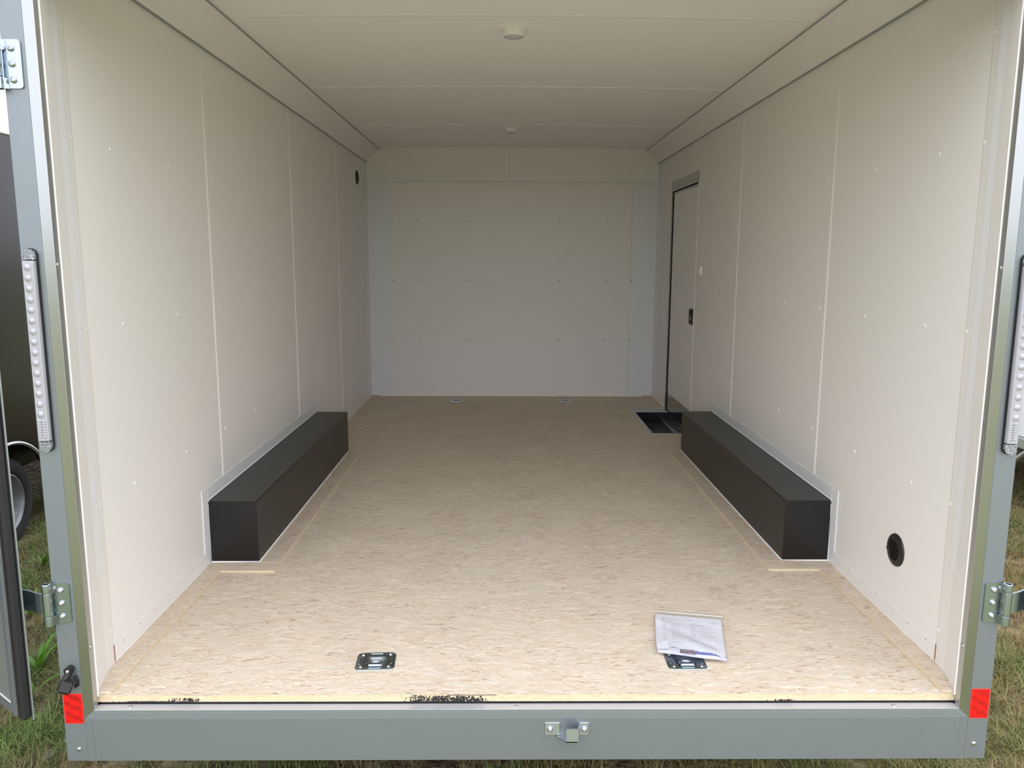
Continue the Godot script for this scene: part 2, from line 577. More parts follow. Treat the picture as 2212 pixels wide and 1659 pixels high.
# ------------------------------------------------------------------ the trailer shell
func build_floor() -> void:
	var f := struct("floor", "pale strand board trailer floor", "floor")
	var T := -0.02
	# two long sheets, the second one cut out for the step well
	var st := new_st()
	holed(st, -W, W, -2.44, -0.026, T, [[-0.458, -0.209], [0.482, -0.209]])
	obj("floor_sheet", st.commit(), M["strand board"], f)
	st = new_st()
	cbox(st, Vector3(-W, T, -3.34), Vector3(W, 0, -2.4405))
	cbox(st, Vector3(-W, T, -4.255), Vector3(0.965, 0, -3.34))
	holed(st, -W, W, -L, -4.255, T, [[-0.477, -4.635], [0.456, -4.645]])
	obj("floor_sheet", st.commit(), M["strand board second sheet"], f)
	# front edge with its own sawn face
	st = new_st()
	var a := Vector3(-W + 0.035, T, -0.025)
	var b := Vector3(W - 0.035, 0.0, -0.025)
	for t in [[Vector3(a.x, a.y, a.z), Vector3(b.x, a.y, a.z), Vector3(b.x, b.y, a.z)], [Vector3(a.x, a.y, a.z), Vector3(b.x, b.y, a.z), Vector3(a.x, b.y, a.z)]]:
		var order := [t[0], t[2], t[1]]
		for p in order:
			st.set_normal(Vector3.BACK)
			st.set_uv(Vector2((p.x - a.x) / (b.x - a.x), 1.0 - (p.y - a.y) / (b.y - a.y)))
			st.add_vertex(p)
	cbox(st, Vector3(a.x, T, -0.0262), Vector3(b.x, -0.0001, -0.0252))
	obj("sawn_edge", st.commit(), M["strand board front edge"], f)
	# raised strips along walls and wheel boxes
	var s := 0.008
	var E := 0.0006
	for side in [-1.0, 1.0]:
		var zf: float = 0.982 if side < 0 else 0.9975
		var zb: float = 2.8194 if side < 0 else 2.855
		var bx: float = 1.046 if side < 0 else 1.0525
		var near_z := zf - 0.088
		var parts := [
			[1.171, W, -0.03, -near_z + E],
			[bx - 0.082, W, -near_z - E, -zf + 0.002],
			[bx - 0.082, bx, -zf + 0.001, -zb + 0.10],
		]
		if side < 0:
			parts.append([1.165, W, -zb - 0.001, -L])
		else:
			parts.append([1.155, W, -zb - 0.001, -3.34])
			parts.append([1.155, W, -4.28, -L])
		for p in parts:
			var lo := Vector3(minf(side * p[0], side * p[1]), 0.0, minf(p[2], p[3]))
			var hi := Vector3(maxf(side * p[0], side * p[1]), s, maxf(p[2], p[3]))
			var o := box("edge_strip", lo, hi, M["strand board strip"], f, 0.001)
			box("strip_edge", Vector3(lo.x - 0.0006 if side > 0 else hi.x - 0.001, 0.0005, lo.z + 0.002), Vector3(lo.x + 0.001 if side > 0 else hi.x + 0.0006, s - 0.001, hi.z - 0.002), M["strand board edge"], o)
			if p == parts[1]:
				box("strip_edge", Vector3(lo.x + 0.002, 0.0005, hi.z - 0.001), Vector3(hi.x - 0.07 if side > 0 else hi.x - 0.002, s - 0.001, hi.z + 0.0006), M["strand board edge"], o)
	# crossmember under the board edge
	box("crossmember", Vector3(-W + 0.035, -0.13, -0.06), Vector3(W - 0.035, -0.0205, -0.027), M["black enamel"], f)
	box("underside", Vector3(-W, -0.024, -L), Vector3(0.93, -0.0205, -0.0602), M["black enamel"], f)
	for side in [-1.0, 1.0]:
		box("chassis_rail", Vector3(side * 0.98 - 0.03, -0.13, -L), Vector3(side * 0.98 + 0.03, -0.03, -0.061) if side < 0 else Vector3(side * 0.98 + 0.03, -0.03, -3.3), M["black enamel"], f) if side < 0 else box("chassis_rail", Vector3(0.95, -0.13, -3.3), Vector3(1.01, -0.03, -0.061), M["black enamel"], f)

func holed(st: SurfaceTool, x0: float, x1: float, z0: float, z1: float, t: float, holes: Array) -> void:
	# a sheet with sunk openings for the tie-down pans
	var hx := 0.037
	var hz := 0.037
	var xs := [x0]
	for h in holes:
		xs.append(h[0] - hx)
		xs.append(h[0] + hx)
	xs.append(x1)
	for i in xs.size() - 1:
		if i % 2 == 0:
			cbox(st, Vector3(xs[i], t, z0), Vector3(xs[i + 1], 0, z1))
		else:
			var hz0: float = holes[(i - 1) / 2][1]
			cbox(st, Vector3(xs[i], t, z0), Vector3(xs[i + 1], 0, hz0 - hz))
			cbox(st, Vector3(xs[i], t, hz0 + hz), Vector3(xs[i + 1], 0, z1))

func wall_panels(n: Node3D, side: float, cuts: Array, y0 := 0.0, y1 := H1 + 0.03) -> void:
	for i in cuts.size() - 1:
		var lo := Vector3(minf(side * W, side * (W + 0.016)), y0, cuts[i + 1] + 0.0008)
		var hi := Vector3(maxf(side * W, side * (W + 0.016)), y1, cuts[i] - 0.0008)
		box("wall_panel", lo, hi, M["white vinyl wall"], n)

func batten(n: Node3D, side: float, z: float, y0: float, y1: float) -> void:
	# the joint cover: a thin flat bead with two raised lips
	var st := new_st()
	for q in [[-0.0075, 0.0075, 0.0008], [0.002, 0.0065, 0.0024], [-0.0065, -0.0035, 0.0018]]:
		cbox(st, Vector3(minf(side * W, side * (W - q[2])), y0, z + q[0]), Vector3(maxf(side * W, side * (W - q[2])), y1, z + q[1]), 0.0004)
	obj("joint_cover", st.commit(), M["white vinyl wall"], n)

func jamb(n: Node3D, side: float) -> void:
	# angled liner from the wall to the rear post, with its fold and film strip
	var st := new_st()
	var pr := [Vector2(W, -0.20), Vector2(W - 0.0035, -0.19), Vector2(W - 0.011, -0.13), Vector2(W - 0.022, -0.085), Vector2(W - 0.033, -0.040), Vector2(W - 0.0385, -0.020)]
	for i in pr.size() - 1:
		var a: Vector2 = pr[i]
		var b: Vector2 = pr[i + 1]
		var nn := Vector3(-side * (b.y - a.y), 0, -absf(a.x - b.x))
		nn = Vector3(-side, 0, 0.0)
		quad(st, Vector3(side * a.x, 0.0, a.y), Vector3(side * b.x, 0.0, b.y), Vector3(side * b.x, H1 + 0.03, b.y), Vector3(side * a.x, H1 + 0.03, a.y), nn)
	# back, so that it is a solid sheet up to the wall's core
	var a2: Vector2 = pr[0]
	var b2: Vector2 = pr[pr.size() - 1]
	quad(st, Vector3(side * (W + 0.015), 0, a2.y), Vector3(side * (W + 0.015), 0, b2.y), Vector3(side * (W + 0.015), H1 + 0.03, b2.y), Vector3(side * (W + 0.015), H1 + 0.03, a2.y), Vector3(side, 0, 0))
	quad(st, Vector3(side * b2.x, 0, b2.y), Vector3(side * (W + 0.015), 0, b2.y), Vector3(side * (W + 0.015), H1 + 0.03, b2.y), Vector3(side * b2.x, H1 + 0.03, b2.y), Vector3.BACK)
	obj("jamb_liner", st.commit(), M["white vinyl wall"], n)
	# rolled edge against the post
	st = new_st()
	tube(st, [Vector3(side * (W - 0.0385), 0.0, -0.0215), Vector3(side * (W - 0.0385), H1 + 0.03, -0.0215)], 0.0032, 8)
	obj("edge_bead", st.commit(), M["white vinyl wall"], n)
	# protective film left standing on the fold
	st = new_st()
	cbox(st, Vector3(minf(side * (W - 0.0155), side * (W - 0.0115)), 0.315, -0.142), Vector3(maxf(side * (W - 0.0155), side * (W - 0.0115)), 1.95, -0.108), 0.0012)
	obj("film_strip", st.commit(), M["protective film"], n)

func build_walls() -> void:
	var rows := [0.502, 1.007, 1.524]
	for side in [-1.0, 1.0]:
		var n := struct("wall_left" if side < 0 else "wall_right", "white vinyl panelled side wall " + ("with a round black vent high near the front wall" if side < 0 else "holding the side entry door"), "wall")
		var inward := Vector3(-side, 0, 0)
		# structural core and outer skin
		box("outer_skin", Vector3(minf(side * (W + 0.0165), side * 1.283), -0.12, -L - 0.03), Vector3(maxf(side * (W + 0.0165), side * 1.283), 2.2, -0.001), M["painted steel"], n)
		if side < 0:
			wall_panels(n, side, [-0.19, -1.1735, -2.42, -3.62, -L])
			for z in [-1.1735, -2.42, -3.62]:
				batten(n, side, z, 0.26 if z > -2.82 else 0.01, H1)
		else:
			wall_panels(n, side, [-0.19, -1.195, -2.4537, -3.415])
			wall_panels(n, side, [-3.415, -3.62, -4.30], 1.74)
			wall_panels(n, side, [-4.30, -L], 0.0)
			for z in [-1.195, -2.4537]:
				batten(n, side, z, 0.26, H1)
			batten(n, side, -3.62, 1.79, H1)
		jamb(struct("trim_4" if side < 0 else "trim_5", "white jamb liner between the rear post and the wall " + ("with the high vent" if side < 0 else "with the low vent"), "trim"), side)
		var spots := []
		for y in [0.112, 0.504, 1.011, 1.527, 1.81]:
			spots.append(Vector3(side * (W - 0.003), y, -0.181 if side < 0 else -0.188))
		for k in 10:
			var z := -0.405 - 0.4115 * k if side < 0 else -0.42 - 0.414 * k
			for y in rows:
				if z < -L + 0.1 or side > 0 and z < -3.35:
					continue
				spots.append(Vector3(side * W, y, z))
		screws(n, spots, inward, M["white plastic"], screw_mesh)
		# white caulk where wall and floor meet
		var st := new_st()
		var zb := -2.83 if side < 0 else -2.87
		tube(st, [Vector3(side * (W - 0.001), 0.009, -0.2), Vector3(side * (W - 0.001), 0.009, -0.93)], 0.004, 6)
		tube(st, [Vector3(side * (W - 0.001), 0.009, zb), Vector3(side * (W - 0.001), 0.009, -L if side < 0 else -3.34)], 0.004, 6)
		if side > 0:
			tube(st, [Vector3(side * (W - 0.001), 0.009, -4.30), Vector3(side * (W - 0.001), 0.009, -L)], 0.004, 6)
		obj("caulk_line", st.commit(), M["white caulk"], n)
		# corner trim to the front wall
		box("corner_trim", Vector3(minf(side * W, side * (W - 0.002)), 0.009, -L), Vector3(maxf(side * W, side * (W - 0.002)), H1, -L + 0.16), M["white aluminium trim"], n, 0.0008)

	var fw := struct("wall_front", "white front wall with joints, screws and an upper band", "wall")
	var z := -L
	box("outer_skin", Vector3(-1.283, -0.12, z - 0.06), Vector3(1.283, 2.2, z - 0.031), M["painted steel"], fw)
	var xs := [-W, -1.03, 0.012, 1.02, W]
	for i in 4:
		box("wall_panel", Vector3(xs[i] + 0.0006, 0, z - 0.03), Vector3(xs[i + 1] - 0.0006, 1.83, z), M["white vinyl wall"] if i in [1, 2] else M["white aluminium trim"], fw)
	# corner flashings stand a little proud
	for s in [-1.0, 1.0]:
		box("corner_flashing", Vector3(minf(s * W, s * (1.025)), 0.0, z), Vector3(maxf(s * W, s * 1.025), 1.828, z + 0.002), M["white aluminium trim"], fw, 0.0008)
		# folded corner that leans across the upper band
		var st2 := new_st()
		tri(st2, Vector3(s * (W - 0.0025), 1.84, z + 0.02), Vector3(s * (W - 0.0025), H1 + 0.012, z + 0.02), Vector3(s * (W - 0.045), 1.84, z + 0.0025), Vector3(-s, 0, 1))
		tri(st2, Vector3(s * (W - 0.0025), H1 + 0.012, z + 0.02), Vector3(s * (W - 0.012), H1 + 0.012, z + 0.0025), Vector3(s * (W - 0.045), 1.84, z + 0.0025), Vector3(-s, 0, 1))
		obj("corner_fold", st2.commit(), M["white aluminium trim"], fw)
	for i in 2:
		box("upper_panel", Vector3(-W if i == 0 else -0.0244, 1.845, z - 0.03), Vector3(-0.0256 if i == 0 else W, 2.16, z + 0.004), M["white vinyl wall"], fw)
	box("cap_bead", Vector3(-W, 1.828, z), Vector3(W, 1.845, z + 0.007), M["white aluminium trim"], fw, 0.002)
	box("cap_bead", Vector3(-1.02, 1.846, z + 0.004), Vector3(W - 0.02, 1.851, z + 0.0085), M["white plastic"], fw, 0.002)
	box("joint_cover", Vector3(-0.01, 0, z), Vector3(0.036, 1.828, z + 0.0022), M["white vinyl wall"], fw, 0.0008)
	var sp := []
	for y in [0.504, 1.014, 1.519]:
		for x in [-1.03, -0.813, -0.397, 0.403, 0.815, 1.026]:
			sp.append(Vector3(x, y, z + (0.002 if absf(x) > 1.0 else 0.0)))
	screws(fw, sp, Vector3.BACK, M["shaded screw"], screw_mesh, 0.95)
	screws(fw, [Vector3(-0.025, 1.93, z + 0.004)], Vector3.BACK, M["white plastic"], screw_mesh, 0.8)
	var stc := new_st()
	tube(stc, [Vector3(-1.165, 0.003, z + 0.001), Vector3(1.155, 0.003, z + 0.001)], 0.005, 6)
	obj("caulk_line", stc.commit(), M["white caulk"], fw)
	box("end_board", Vector3(-W - 0.02, -0.13, z - 0.03), Vector3(W + 0.02, -0.0005, z - 0.001), M["black enamel"], fw)

func build_ceiling() -> void:
	var c := struct("ceiling", "white panelled trailer ceiling with cross joints", "ceiling")
	var cuts := [0.0, -1.19, -2.465, -3.70, -L]
	var bow := 0.013
	var edge := W - CI + 0.01
	var yy := func(x: float) -> float: return H2 + bow * (1.0 - pow(x / edge, 2.0))
	for i in 4:
		var st := new_st()
		var z0: float = cuts[i] - 0.0008
		var z1: float = cuts[i + 1] + 0.0008
		for k in 12:
			var xa := -edge + 2 * edge * k / 12.0
			var xb := -edge + 2 * edge * (k + 1) / 12.0
			var ya: float = yy.call(xa)
			var yb: float = yy.call(xb)
			quad(st, Vector3(xa, ya, z0), Vector3(xb, yb, z0), Vector3(xb, yb, z1), Vector3(xa, ya, z1), Vector3.DOWN)
			quad(st, Vector3(xa, ya + 0.01, z0), Vector3(xb, yb + 0.01, z0), Vector3(xb, yb + 0.01, z1), Vector3(xa, ya + 0.01, z1), Vector3.UP)
			quad(st, Vector3(xa, ya, z0), Vector3(xb, yb, z0), Vector3(xb, yb + 0.01, z0), Vector3(xa, ya + 0.01, z0), Vector3.BACK)
			quad(st, Vector3(xa, ya, z1), Vector3(xb, yb, z1), Vector3(xb, yb + 0.01, z1), Vector3(xa, ya + 0.01, z1), Vector3.FORWARD)
		obj("ceiling_panel", st.commit(), M["white ceiling"], c)
	for i in range(1, 4):
		var st := new_st()
		for k in 12:
			var xa := -edge + 2 * edge * k / 12.0
			var xb := -edge + 2 * edge * (k + 1) / 12.0
			var ya: float = yy.call(xa)
			var yb: float = yy.call(xb)
			for q in [[0.010, 0.0, 0.010, 0.003], [0.010, 0.003, -0.004, 0.0035], [-0.004, 0.0035, -0.006, 0.0]]:
				quad(st, Vector3(xa, ya - q[1], cuts[i] + q[0]), Vector3(xb, yb - q[1], cuts[i] + q[0]), Vector3(xb, yb - q[3], cuts[i] + q[2]), Vector3(xa, ya - q[3], cuts[i] + q[2]), Vector3(0, -0.5, 0.6 if q[0] == q[2] else (-0.6 if q[0] < 0 else 0.0)))
		obj("joint_cover", st.commit(), M["white plastic"], c)
	screws(c, [Vector3(-0.028, H2 + bow - 0.003, -1.17), Vector3(-0.03, H2 + bow, -1.62), Vector3(-0.03, H2 + bow, -2.0), Vector3(-0.028, H2 + bow - 0.003, -2.45), Vector3(-0.03, H2 + bow - 0.003, -3.68)], Vector3.DOWN, M["white plastic"], screw_mesh, 0.8)
	box("roof_skin", Vector3(-1.283, 2.2, -L - 0.06), Vector3(1.283, 2.215, 0.0), M["painted steel"], c)
	# coves: boards that stand off wall and ceiling, so that their lower lips show
	for side in [-1.0, 1.0]:
		var n := struct("trim_1" if side < 0 else "trim_2", "white slanted cove board along the " + ("wall with the high round vent" if side < 0 else "wall with the side door"), "trim")
		var a := Vector2(W, H1 + 0.004)
		var b := Vector2(W - CI, H2)
		var lip := 0.013
		# section: back edge on the wall, lip down, face, lip at the ceiling
		var sec := PackedVector2Array([Vector2(W + 0.01, H1), Vector2(W - lip, H1), Vector2(W - lip - 0.001, H1 + 0.004), Vector2(W - 0.030, H1 + 0.033), Vector2(W - CI * 0.62, H1 + (H2 - H1) * 0.62), Vector2(W - CI - 0.006, H2 - 0.009), Vector2(W - CI - 0.014, H2 - 0.009), Vector2(W - CI - 0.014, H2 + 0.008), Vector2(W + 0.01, H2 + 0.03)])
		var cl := [0.0, -2.44, -L]
		for i in 2:
			var st := new_st()
			var pts := PackedVector2Array()
			for p in sec:
				pts.append(Vector2(p.x * side, p.y))
			extrude(st, pts, -(cl[i] - cl[i + 1]) + 0.001, Transform3D(Basis(), Vector3(0, 0, cl[i])))
			obj("cove_board", st.commit(), M["white vinyl wall"], n)
		# dark shadow channel below the lip and screws
		var sp := []
		for k in 5:
			sp.append(Vector3(side * (W - CI - 0.0), H2 - 0.0125, -0.55 - 0.62 * k))
		screws(n, sp, Vector3(-side, -1, 0), M["white plastic"], screw_mesh, 0.7)
		# exposed raw aluminium lips
		box("lower_lip", Vector3(minf(side * W, side * (W - 0.0135)), H1 - 0.002, -L), Vector3(maxf(side * W, side * (W - 0.0135)), H1 + 0.0, -0.02), M["painted steel"], n)
		box("upper_lip", Vector3(minf(side * (W - CI - 0.0145), side * (W - CI - 0.004)), H2 - 0.011, -L), Vector3(maxf(side * (W - CI - 0.0145), side * (W - CI - 0.004)), H2 - 0.0092, -0.02), M["painted steel"], n)

func build_baseboards() -> void:
	for side in [-1.0, 1.0]:
		var n := struct("baseboard_left" if side < 0 else "baseboard_right", "low white baseboard between " + ("the rear post and the wheel box below the high vent" if side < 0 else "the rear post and the wheel box beside the low vent"), "baseboard")
		var x0 := minf(side * W, side * (W - 0.004))
		var x1 := maxf(side * W, side * (W - 0.004))
		var zf: float = -0.982 if side < 0 else -0.9975
		var zb: float = -2.8194 if side < 0 else -2.855
		box("board", Vector3(x0, 0.008, zf + 0.053), Vector3(x1, 0.062, -0.197), M["white vinyl wall"], n, 0.001)
		box("raw_end", Vector3(x0, 0.012, -0.197), Vector3(x1, 0.0615, -0.1945), M["raw board end"], n)
		# flashing that climbs round the wheel box
		box("upright_flashing", Vector3(x0, 0.008, zf), Vector3(x1, 0.3145, zf + 0.055), M["white aluminium trim"], n, 0.001)
		box("top_flashing", Vector3(x0, 0.258, zb + 0.01), Vector3(x1, 0.3145, zf - 0.0005), M["white aluminium trim"], n, 0.001)
		var sp := []
		for k in 6:
			sp.append(Vector3(side * (W - 0.004), 0.05, -0.25 - 0.11 * k))
		screws(n, sp, Vector3(-side, 0, 0), M["raw board end"], rivet_mesh, 0.28, "nail")

func build_wheel_boxes() -> void:
	for side in [-1.0, 1.0]:
		var zf: float = -0.982 if side < 0 else -0.9975
		var zb: float = -2.8194 if side < 0 else -2.855
		var bw: float = 0.1938 if side < 0 else 0.1875
		var n := thing("wheel_box", "long black wheel well box on the wall " + ("opposite the side door" if side < 0 else "of the side door, beside the step well"), "wheel box", Vector3(side * (W - bw * 0.5), 0.0, (zf + zb) * 0.5), "wheel well boxes")
		var hx := bw * 0.5
		var hz := (zf - zb) * 0.5
		box("body", Vector3(-hx, 0.001, -hz), Vector3(hx, 0.259, hz - 0.0015), M["black coated sheet"], n, 0.005)
		box("end_plate", Vector3(-hx + 0.001, 0.002, hz - 0.0016), Vector3(hx - 0.001, 0.2555, hz), M["black gloss sheet"], n, 0.0008)
		var st := new_st()
		var ix: float = -side * hx
		tube(st, [Vector3(ix, 0.009, -hz), Vector3(ix, 0.009, hz), Vector3(side * hx, 0.009, hz)], 0.004, 6)
		tube(st, [Vector3(side * (hx - 0.003), 0.262, -hz), Vector3(side * (hx - 0.003), 0.262, hz), Vector3(side * (hx - 0.003), 0.01, hz + 0.002)], 0.0035, 6)
		obj("caulk_line", st.commit(), M["white caulk"], n)
		screws(n, [Vector3(-side * (hx - 0.006), 0.2495, hz), Vector3(side * (hx - 0.008), 0.251, hz)], Vector3.BACK, M["black plastic"], rivet_mesh, 0.7, "rivet")

# ------------------------------------------------------------------ rear frame
func build_frame() -> void:
	var n := struct("trim_3", "satin aluminium rear frame with mitred bevel around the opening", "frame")
	# path of the bevel: outer line (ox, oy) at z FZ, inner line (ix, iy) at z 0.01
	var ix := 1.201
	var ox := 1.2255
	var iy := -0.0265
	var oy := -0.0488
	var bz := 0.005
	var ty := 1.885
	for side in [-1.0, 1.0]:
		# post: outer face, side return, inner flange
		var st := new_st()
		cbox(st, Vector3(minf(side * ox, side * 1.2834), -0.177, -0.03), Vector3(maxf(side * ox, side * 1.2834), 2.215, FZ), 0.0015)
		obj("post", st.commit(), M["satin aluminium"], n)
		st = new_st()
		quad(st, Vector3(side * ox, oy, FZ), Vector3(side * ix, iy, bz), Vector3(side * ix, ty, bz), Vector3(side * ox, ty + 0.02, FZ), Vector3(-side, 0, 1))
		obj("post_bevel", st.commit(), M["bright aluminium"], n)
		st = new_st()
		cbox(st, Vector3(minf(side * ix, side * (ox - 0.001)), iy - 0.002, -0.0185), Vector3(maxf(side * ix, side * (ox - 0.001)), ty, bz - 0.0005), 0.0008)
		obj("post_flange", st.commit(), M["mill aluminium"], n)
		screws(n, [Vector3(side * ix, 0.155, -0.007), Vector3(side * ix, 1.19, -0.007), Vector3(side * ix, 1.835, -0.007)], Vector3(-side, 0, 0), M["chrome"], rivet_mesh, 0.75, "rivet")
		screws(n, [Vector3(side * 1.249, -0.1405 if side < 0 else -0.130, FZ)], Vector3.BACK, M["chrome"], rivet_mesh, 0.9, "rivet")
		# wire edge clip on the outer side
		st = new_st()
		var loop := []
		for k in 13:
			var t := PI * (0.5 - 1.6 * k / 12.0)
			loop.append(Vector3(side * (1.2834 + 0.006 * cos(t) * 0.7 + 0.002), -0.111 + 0.010 * sin(t), 0.005))
		loop.append(Vector3(side * 1.2855, -0.138, 0.005))
		loop.append(Vector3(side * 1.2855, -0.174, 0.005))
		tube(st, loop, 0.0016, 6)
		obj("edge_clip", st.commit(), M["zinc"], n)
	# sill: ledge, bevel and skirt
	var st := new_st()
	cbox(st, Vector3(-ix, iy - 0.006, -0.0255), Vector3(ix, iy, bz + 0.0005), 0.0006)
	obj("sill_ledge", st.commit(), M["sill aluminium"], n)
	st = new_st()
	quad(st, Vector3(-ix, iy, bz + 0.0005), Vector3(ix, iy, bz + 0.0005), Vector3(ox, oy, FZ), Vector3(-ox, oy, FZ), Vector3(0, 1, 1))
	obj("sill_bevel", st.commit(), M["sill bevel aluminium"], n)
	for k in 3:
		box("sill_rib", Vector3(-ix, lerpf(iy, oy, 0.3 + 0.22 * k) - 0.0006, lerpf(bz, FZ, 0.3 + 0.22 * k)), Vector3(ix, lerpf(iy, oy, 0.3 + 0.22 * k) + 0.0006, lerpf(bz, FZ, 0.3 + 0.22 * k) + 0.0014), M["sill bevel aluminium"], n, 0.0004)
	# fine raised line along the ledge
	box("sill_lip", Vector3(-ix, iy, bz - 0.0015), Vector3(ix, iy + 0.0012, bz + 0.0012), M["chrome"], n, 0.0005)
	box("skirt", Vector3(-1.205, -0.177, -0.02), Vector3(1.205, oy + 0.0, FZ), M["satin aluminium"], n, 0.001)
	box("skirt_overlap", Vector3(-ox, -0.177, -0.021), Vector3(-1.205, oy, FZ - 0.0008), M["satin aluminium"], n)
	box("skirt_overlap", Vector3(1.205, -0.177, -0.021), Vector3(ox, oy, FZ - 0.0008), M["satin aluminium"], n)
	screws(n, [Vector3(-1.108, iy, -0.009), Vector3(-0.035, iy, -0.009), Vector3(1.025, iy, -0.009)], Vector3.UP, M["chrome"], rivet_mesh, 0.8, "rivet")
	# header, out of view, set low to shade the tops of the near walls
	box("header", Vector3(-ox, ty + 0.02, -0.03), Vector3(ox, 2.215, FZ), M["satin aluminium"], n, 0.001)
	st = new_st()
	quad(st, Vector3(-ix, ty, bz), Vector3(ix, ty, bz), Vector3(ox, ty + 0.02, FZ), Vector3(-ox, ty + 0.02, FZ), Vector3(0, -1, 1))
	obj("header_bevel", st.commit(), M["bright aluminium"], n)
	box("header_flange", Vector3(-ix, ty, -0.03), Vector3(ix, ty + 0.02, bz - 0.0005), M["mill aluminium"], n)

func hinge(d: Node3D, pin: Vector3, side: float, y: float, to: Vector3) -> void:
	# parts: leaf on the post, three knuckles, strap to the door's back
	var h := MeshInstance3D.new()
	h.name = "hinge"
	var st := new_st()
	# leaf
	var lx := pin.x + side * -0.006
	var poly := PackedVector2Array()
	var rr := rounded(0.043, 0.113, 0.008, 4)
	for p in rr:
		poly.append(Vector2(lx - side * 0.0215 - side * 0.004 + p.x, y + p.y))
	extrude(st, poly, 0.0045, Transform3D(Basis(), Vector3(0, 0, FZ)))
	# joggle from leaf to barrel
	for yy in [[y + 0.031, y + 0.0555], [y - 0.0575, y - 0.033]]:
		var a := Vector3(lx - side * 0.012, 0, FZ + 0.0045)
		var b := Vector3(pin.x - side * 0.004, 0, pin.z + 0.0105)
		quad(st, a + Vector3.UP * yy[0], b + Vector3.UP * yy[0], b + Vector3.UP * yy[1], a + Vector3.UP * yy[1], Vector3.BACK)
		quad(st, a + Vector3.UP * yy[1], b + Vector3.UP * yy[1], b + Vector3(0, yy[1], -0.006), a + Vector3(0, yy[1], -0.004), Vector3.UP)
	h.mesh = st.commit()
	h.material_override = M["zinc"]
	d.add_child(h, true)
	for k in [[0.0345, 0.0575], [-0.0305, 0.0335], [-0.060, -0.0315]]:
		var s2 := new_st()
		lathe(s2, [Vector2(0.0075, k[0]), Vector2(0.0110, k[0]), Vector2(0.0119, k[0] + 0.0012), Vector2(0.0119, k[1] - 0.0012), Vector2(0.0110, k[1]), Vector2(0.0075, k[1])], 20, Transform3D(Basis(), Vector3(pin.x, y, pin.z)))
		obj("knuckle", s2.commit(), M["zinc"], h)
	var s3 := new_st()
	lathe(s3, [Vector2(0.0, -0.058), Vector2(0.0078, -0.058), Vector2(0.0078, 0.053), Vector2(0.0, 0.053)], 14, Transform3D(Basis(), Vector3(pin.x, y, pin.z)))
	obj("pin", s3.commit(), M["galvanised steel"], h)
	# strap
	s3 = new_st()
	var dir := (to - pin)
	dir.y = 0
	var ln := dir.length()
	dir = dir.normalized()
	var nn := Vector3(-dir.z, 0, dir.x)
	if nn.z < 0:
		nn = -nn
	var prev := pin + dir * 0.011
	for i in range(1, 9):
		var t := i / 8.0
		var cur := pin + dir * (0.011 + (ln + 0.04 - 0.011) * t) - nn * 0.006 * smoothstep(0.2, 0.55, t)
		var hh := 0.0285
		for sgn in [-1.0, 1.0]:
			quad(s3, prev + Vector3(0, y - hh, 0) + nn * 0.0025 * sgn, cur + Vector3(0, y - hh, 0) + nn * 0.0025 * sgn, cur + Vector3(0, y + hh, 0) + nn * 0.0025 * sgn, prev + Vector3(0, y + hh, 0) + nn * 0.0025 * sgn, nn * sgn)
			quad(s3, prev + Vector3(0, y + hh * sgn, 0) + nn * 0.0025, cur + Vector3(0, y + hh * sgn, 0) + nn * 0.0025, cur + Vector3(0, y + hh * sgn, 0) - nn * 0.0025, prev + Vector3(0, y + hh * sgn, 0) - nn * 0.0025, Vector3.UP * sgn)
		prev = cur
	obj("strap", s3.commit(), M["zinc"], h)
	for k in [0.036, 0.0, -0.037]:
		obj("bolt", bolt_mesh, M["chrome"], h, Transform3D(face(Vector3.BACK).scaled(Vector3.ONE * 0.95), Vector3(lx - side * 0.0245, y + k, FZ + 0.0045)))

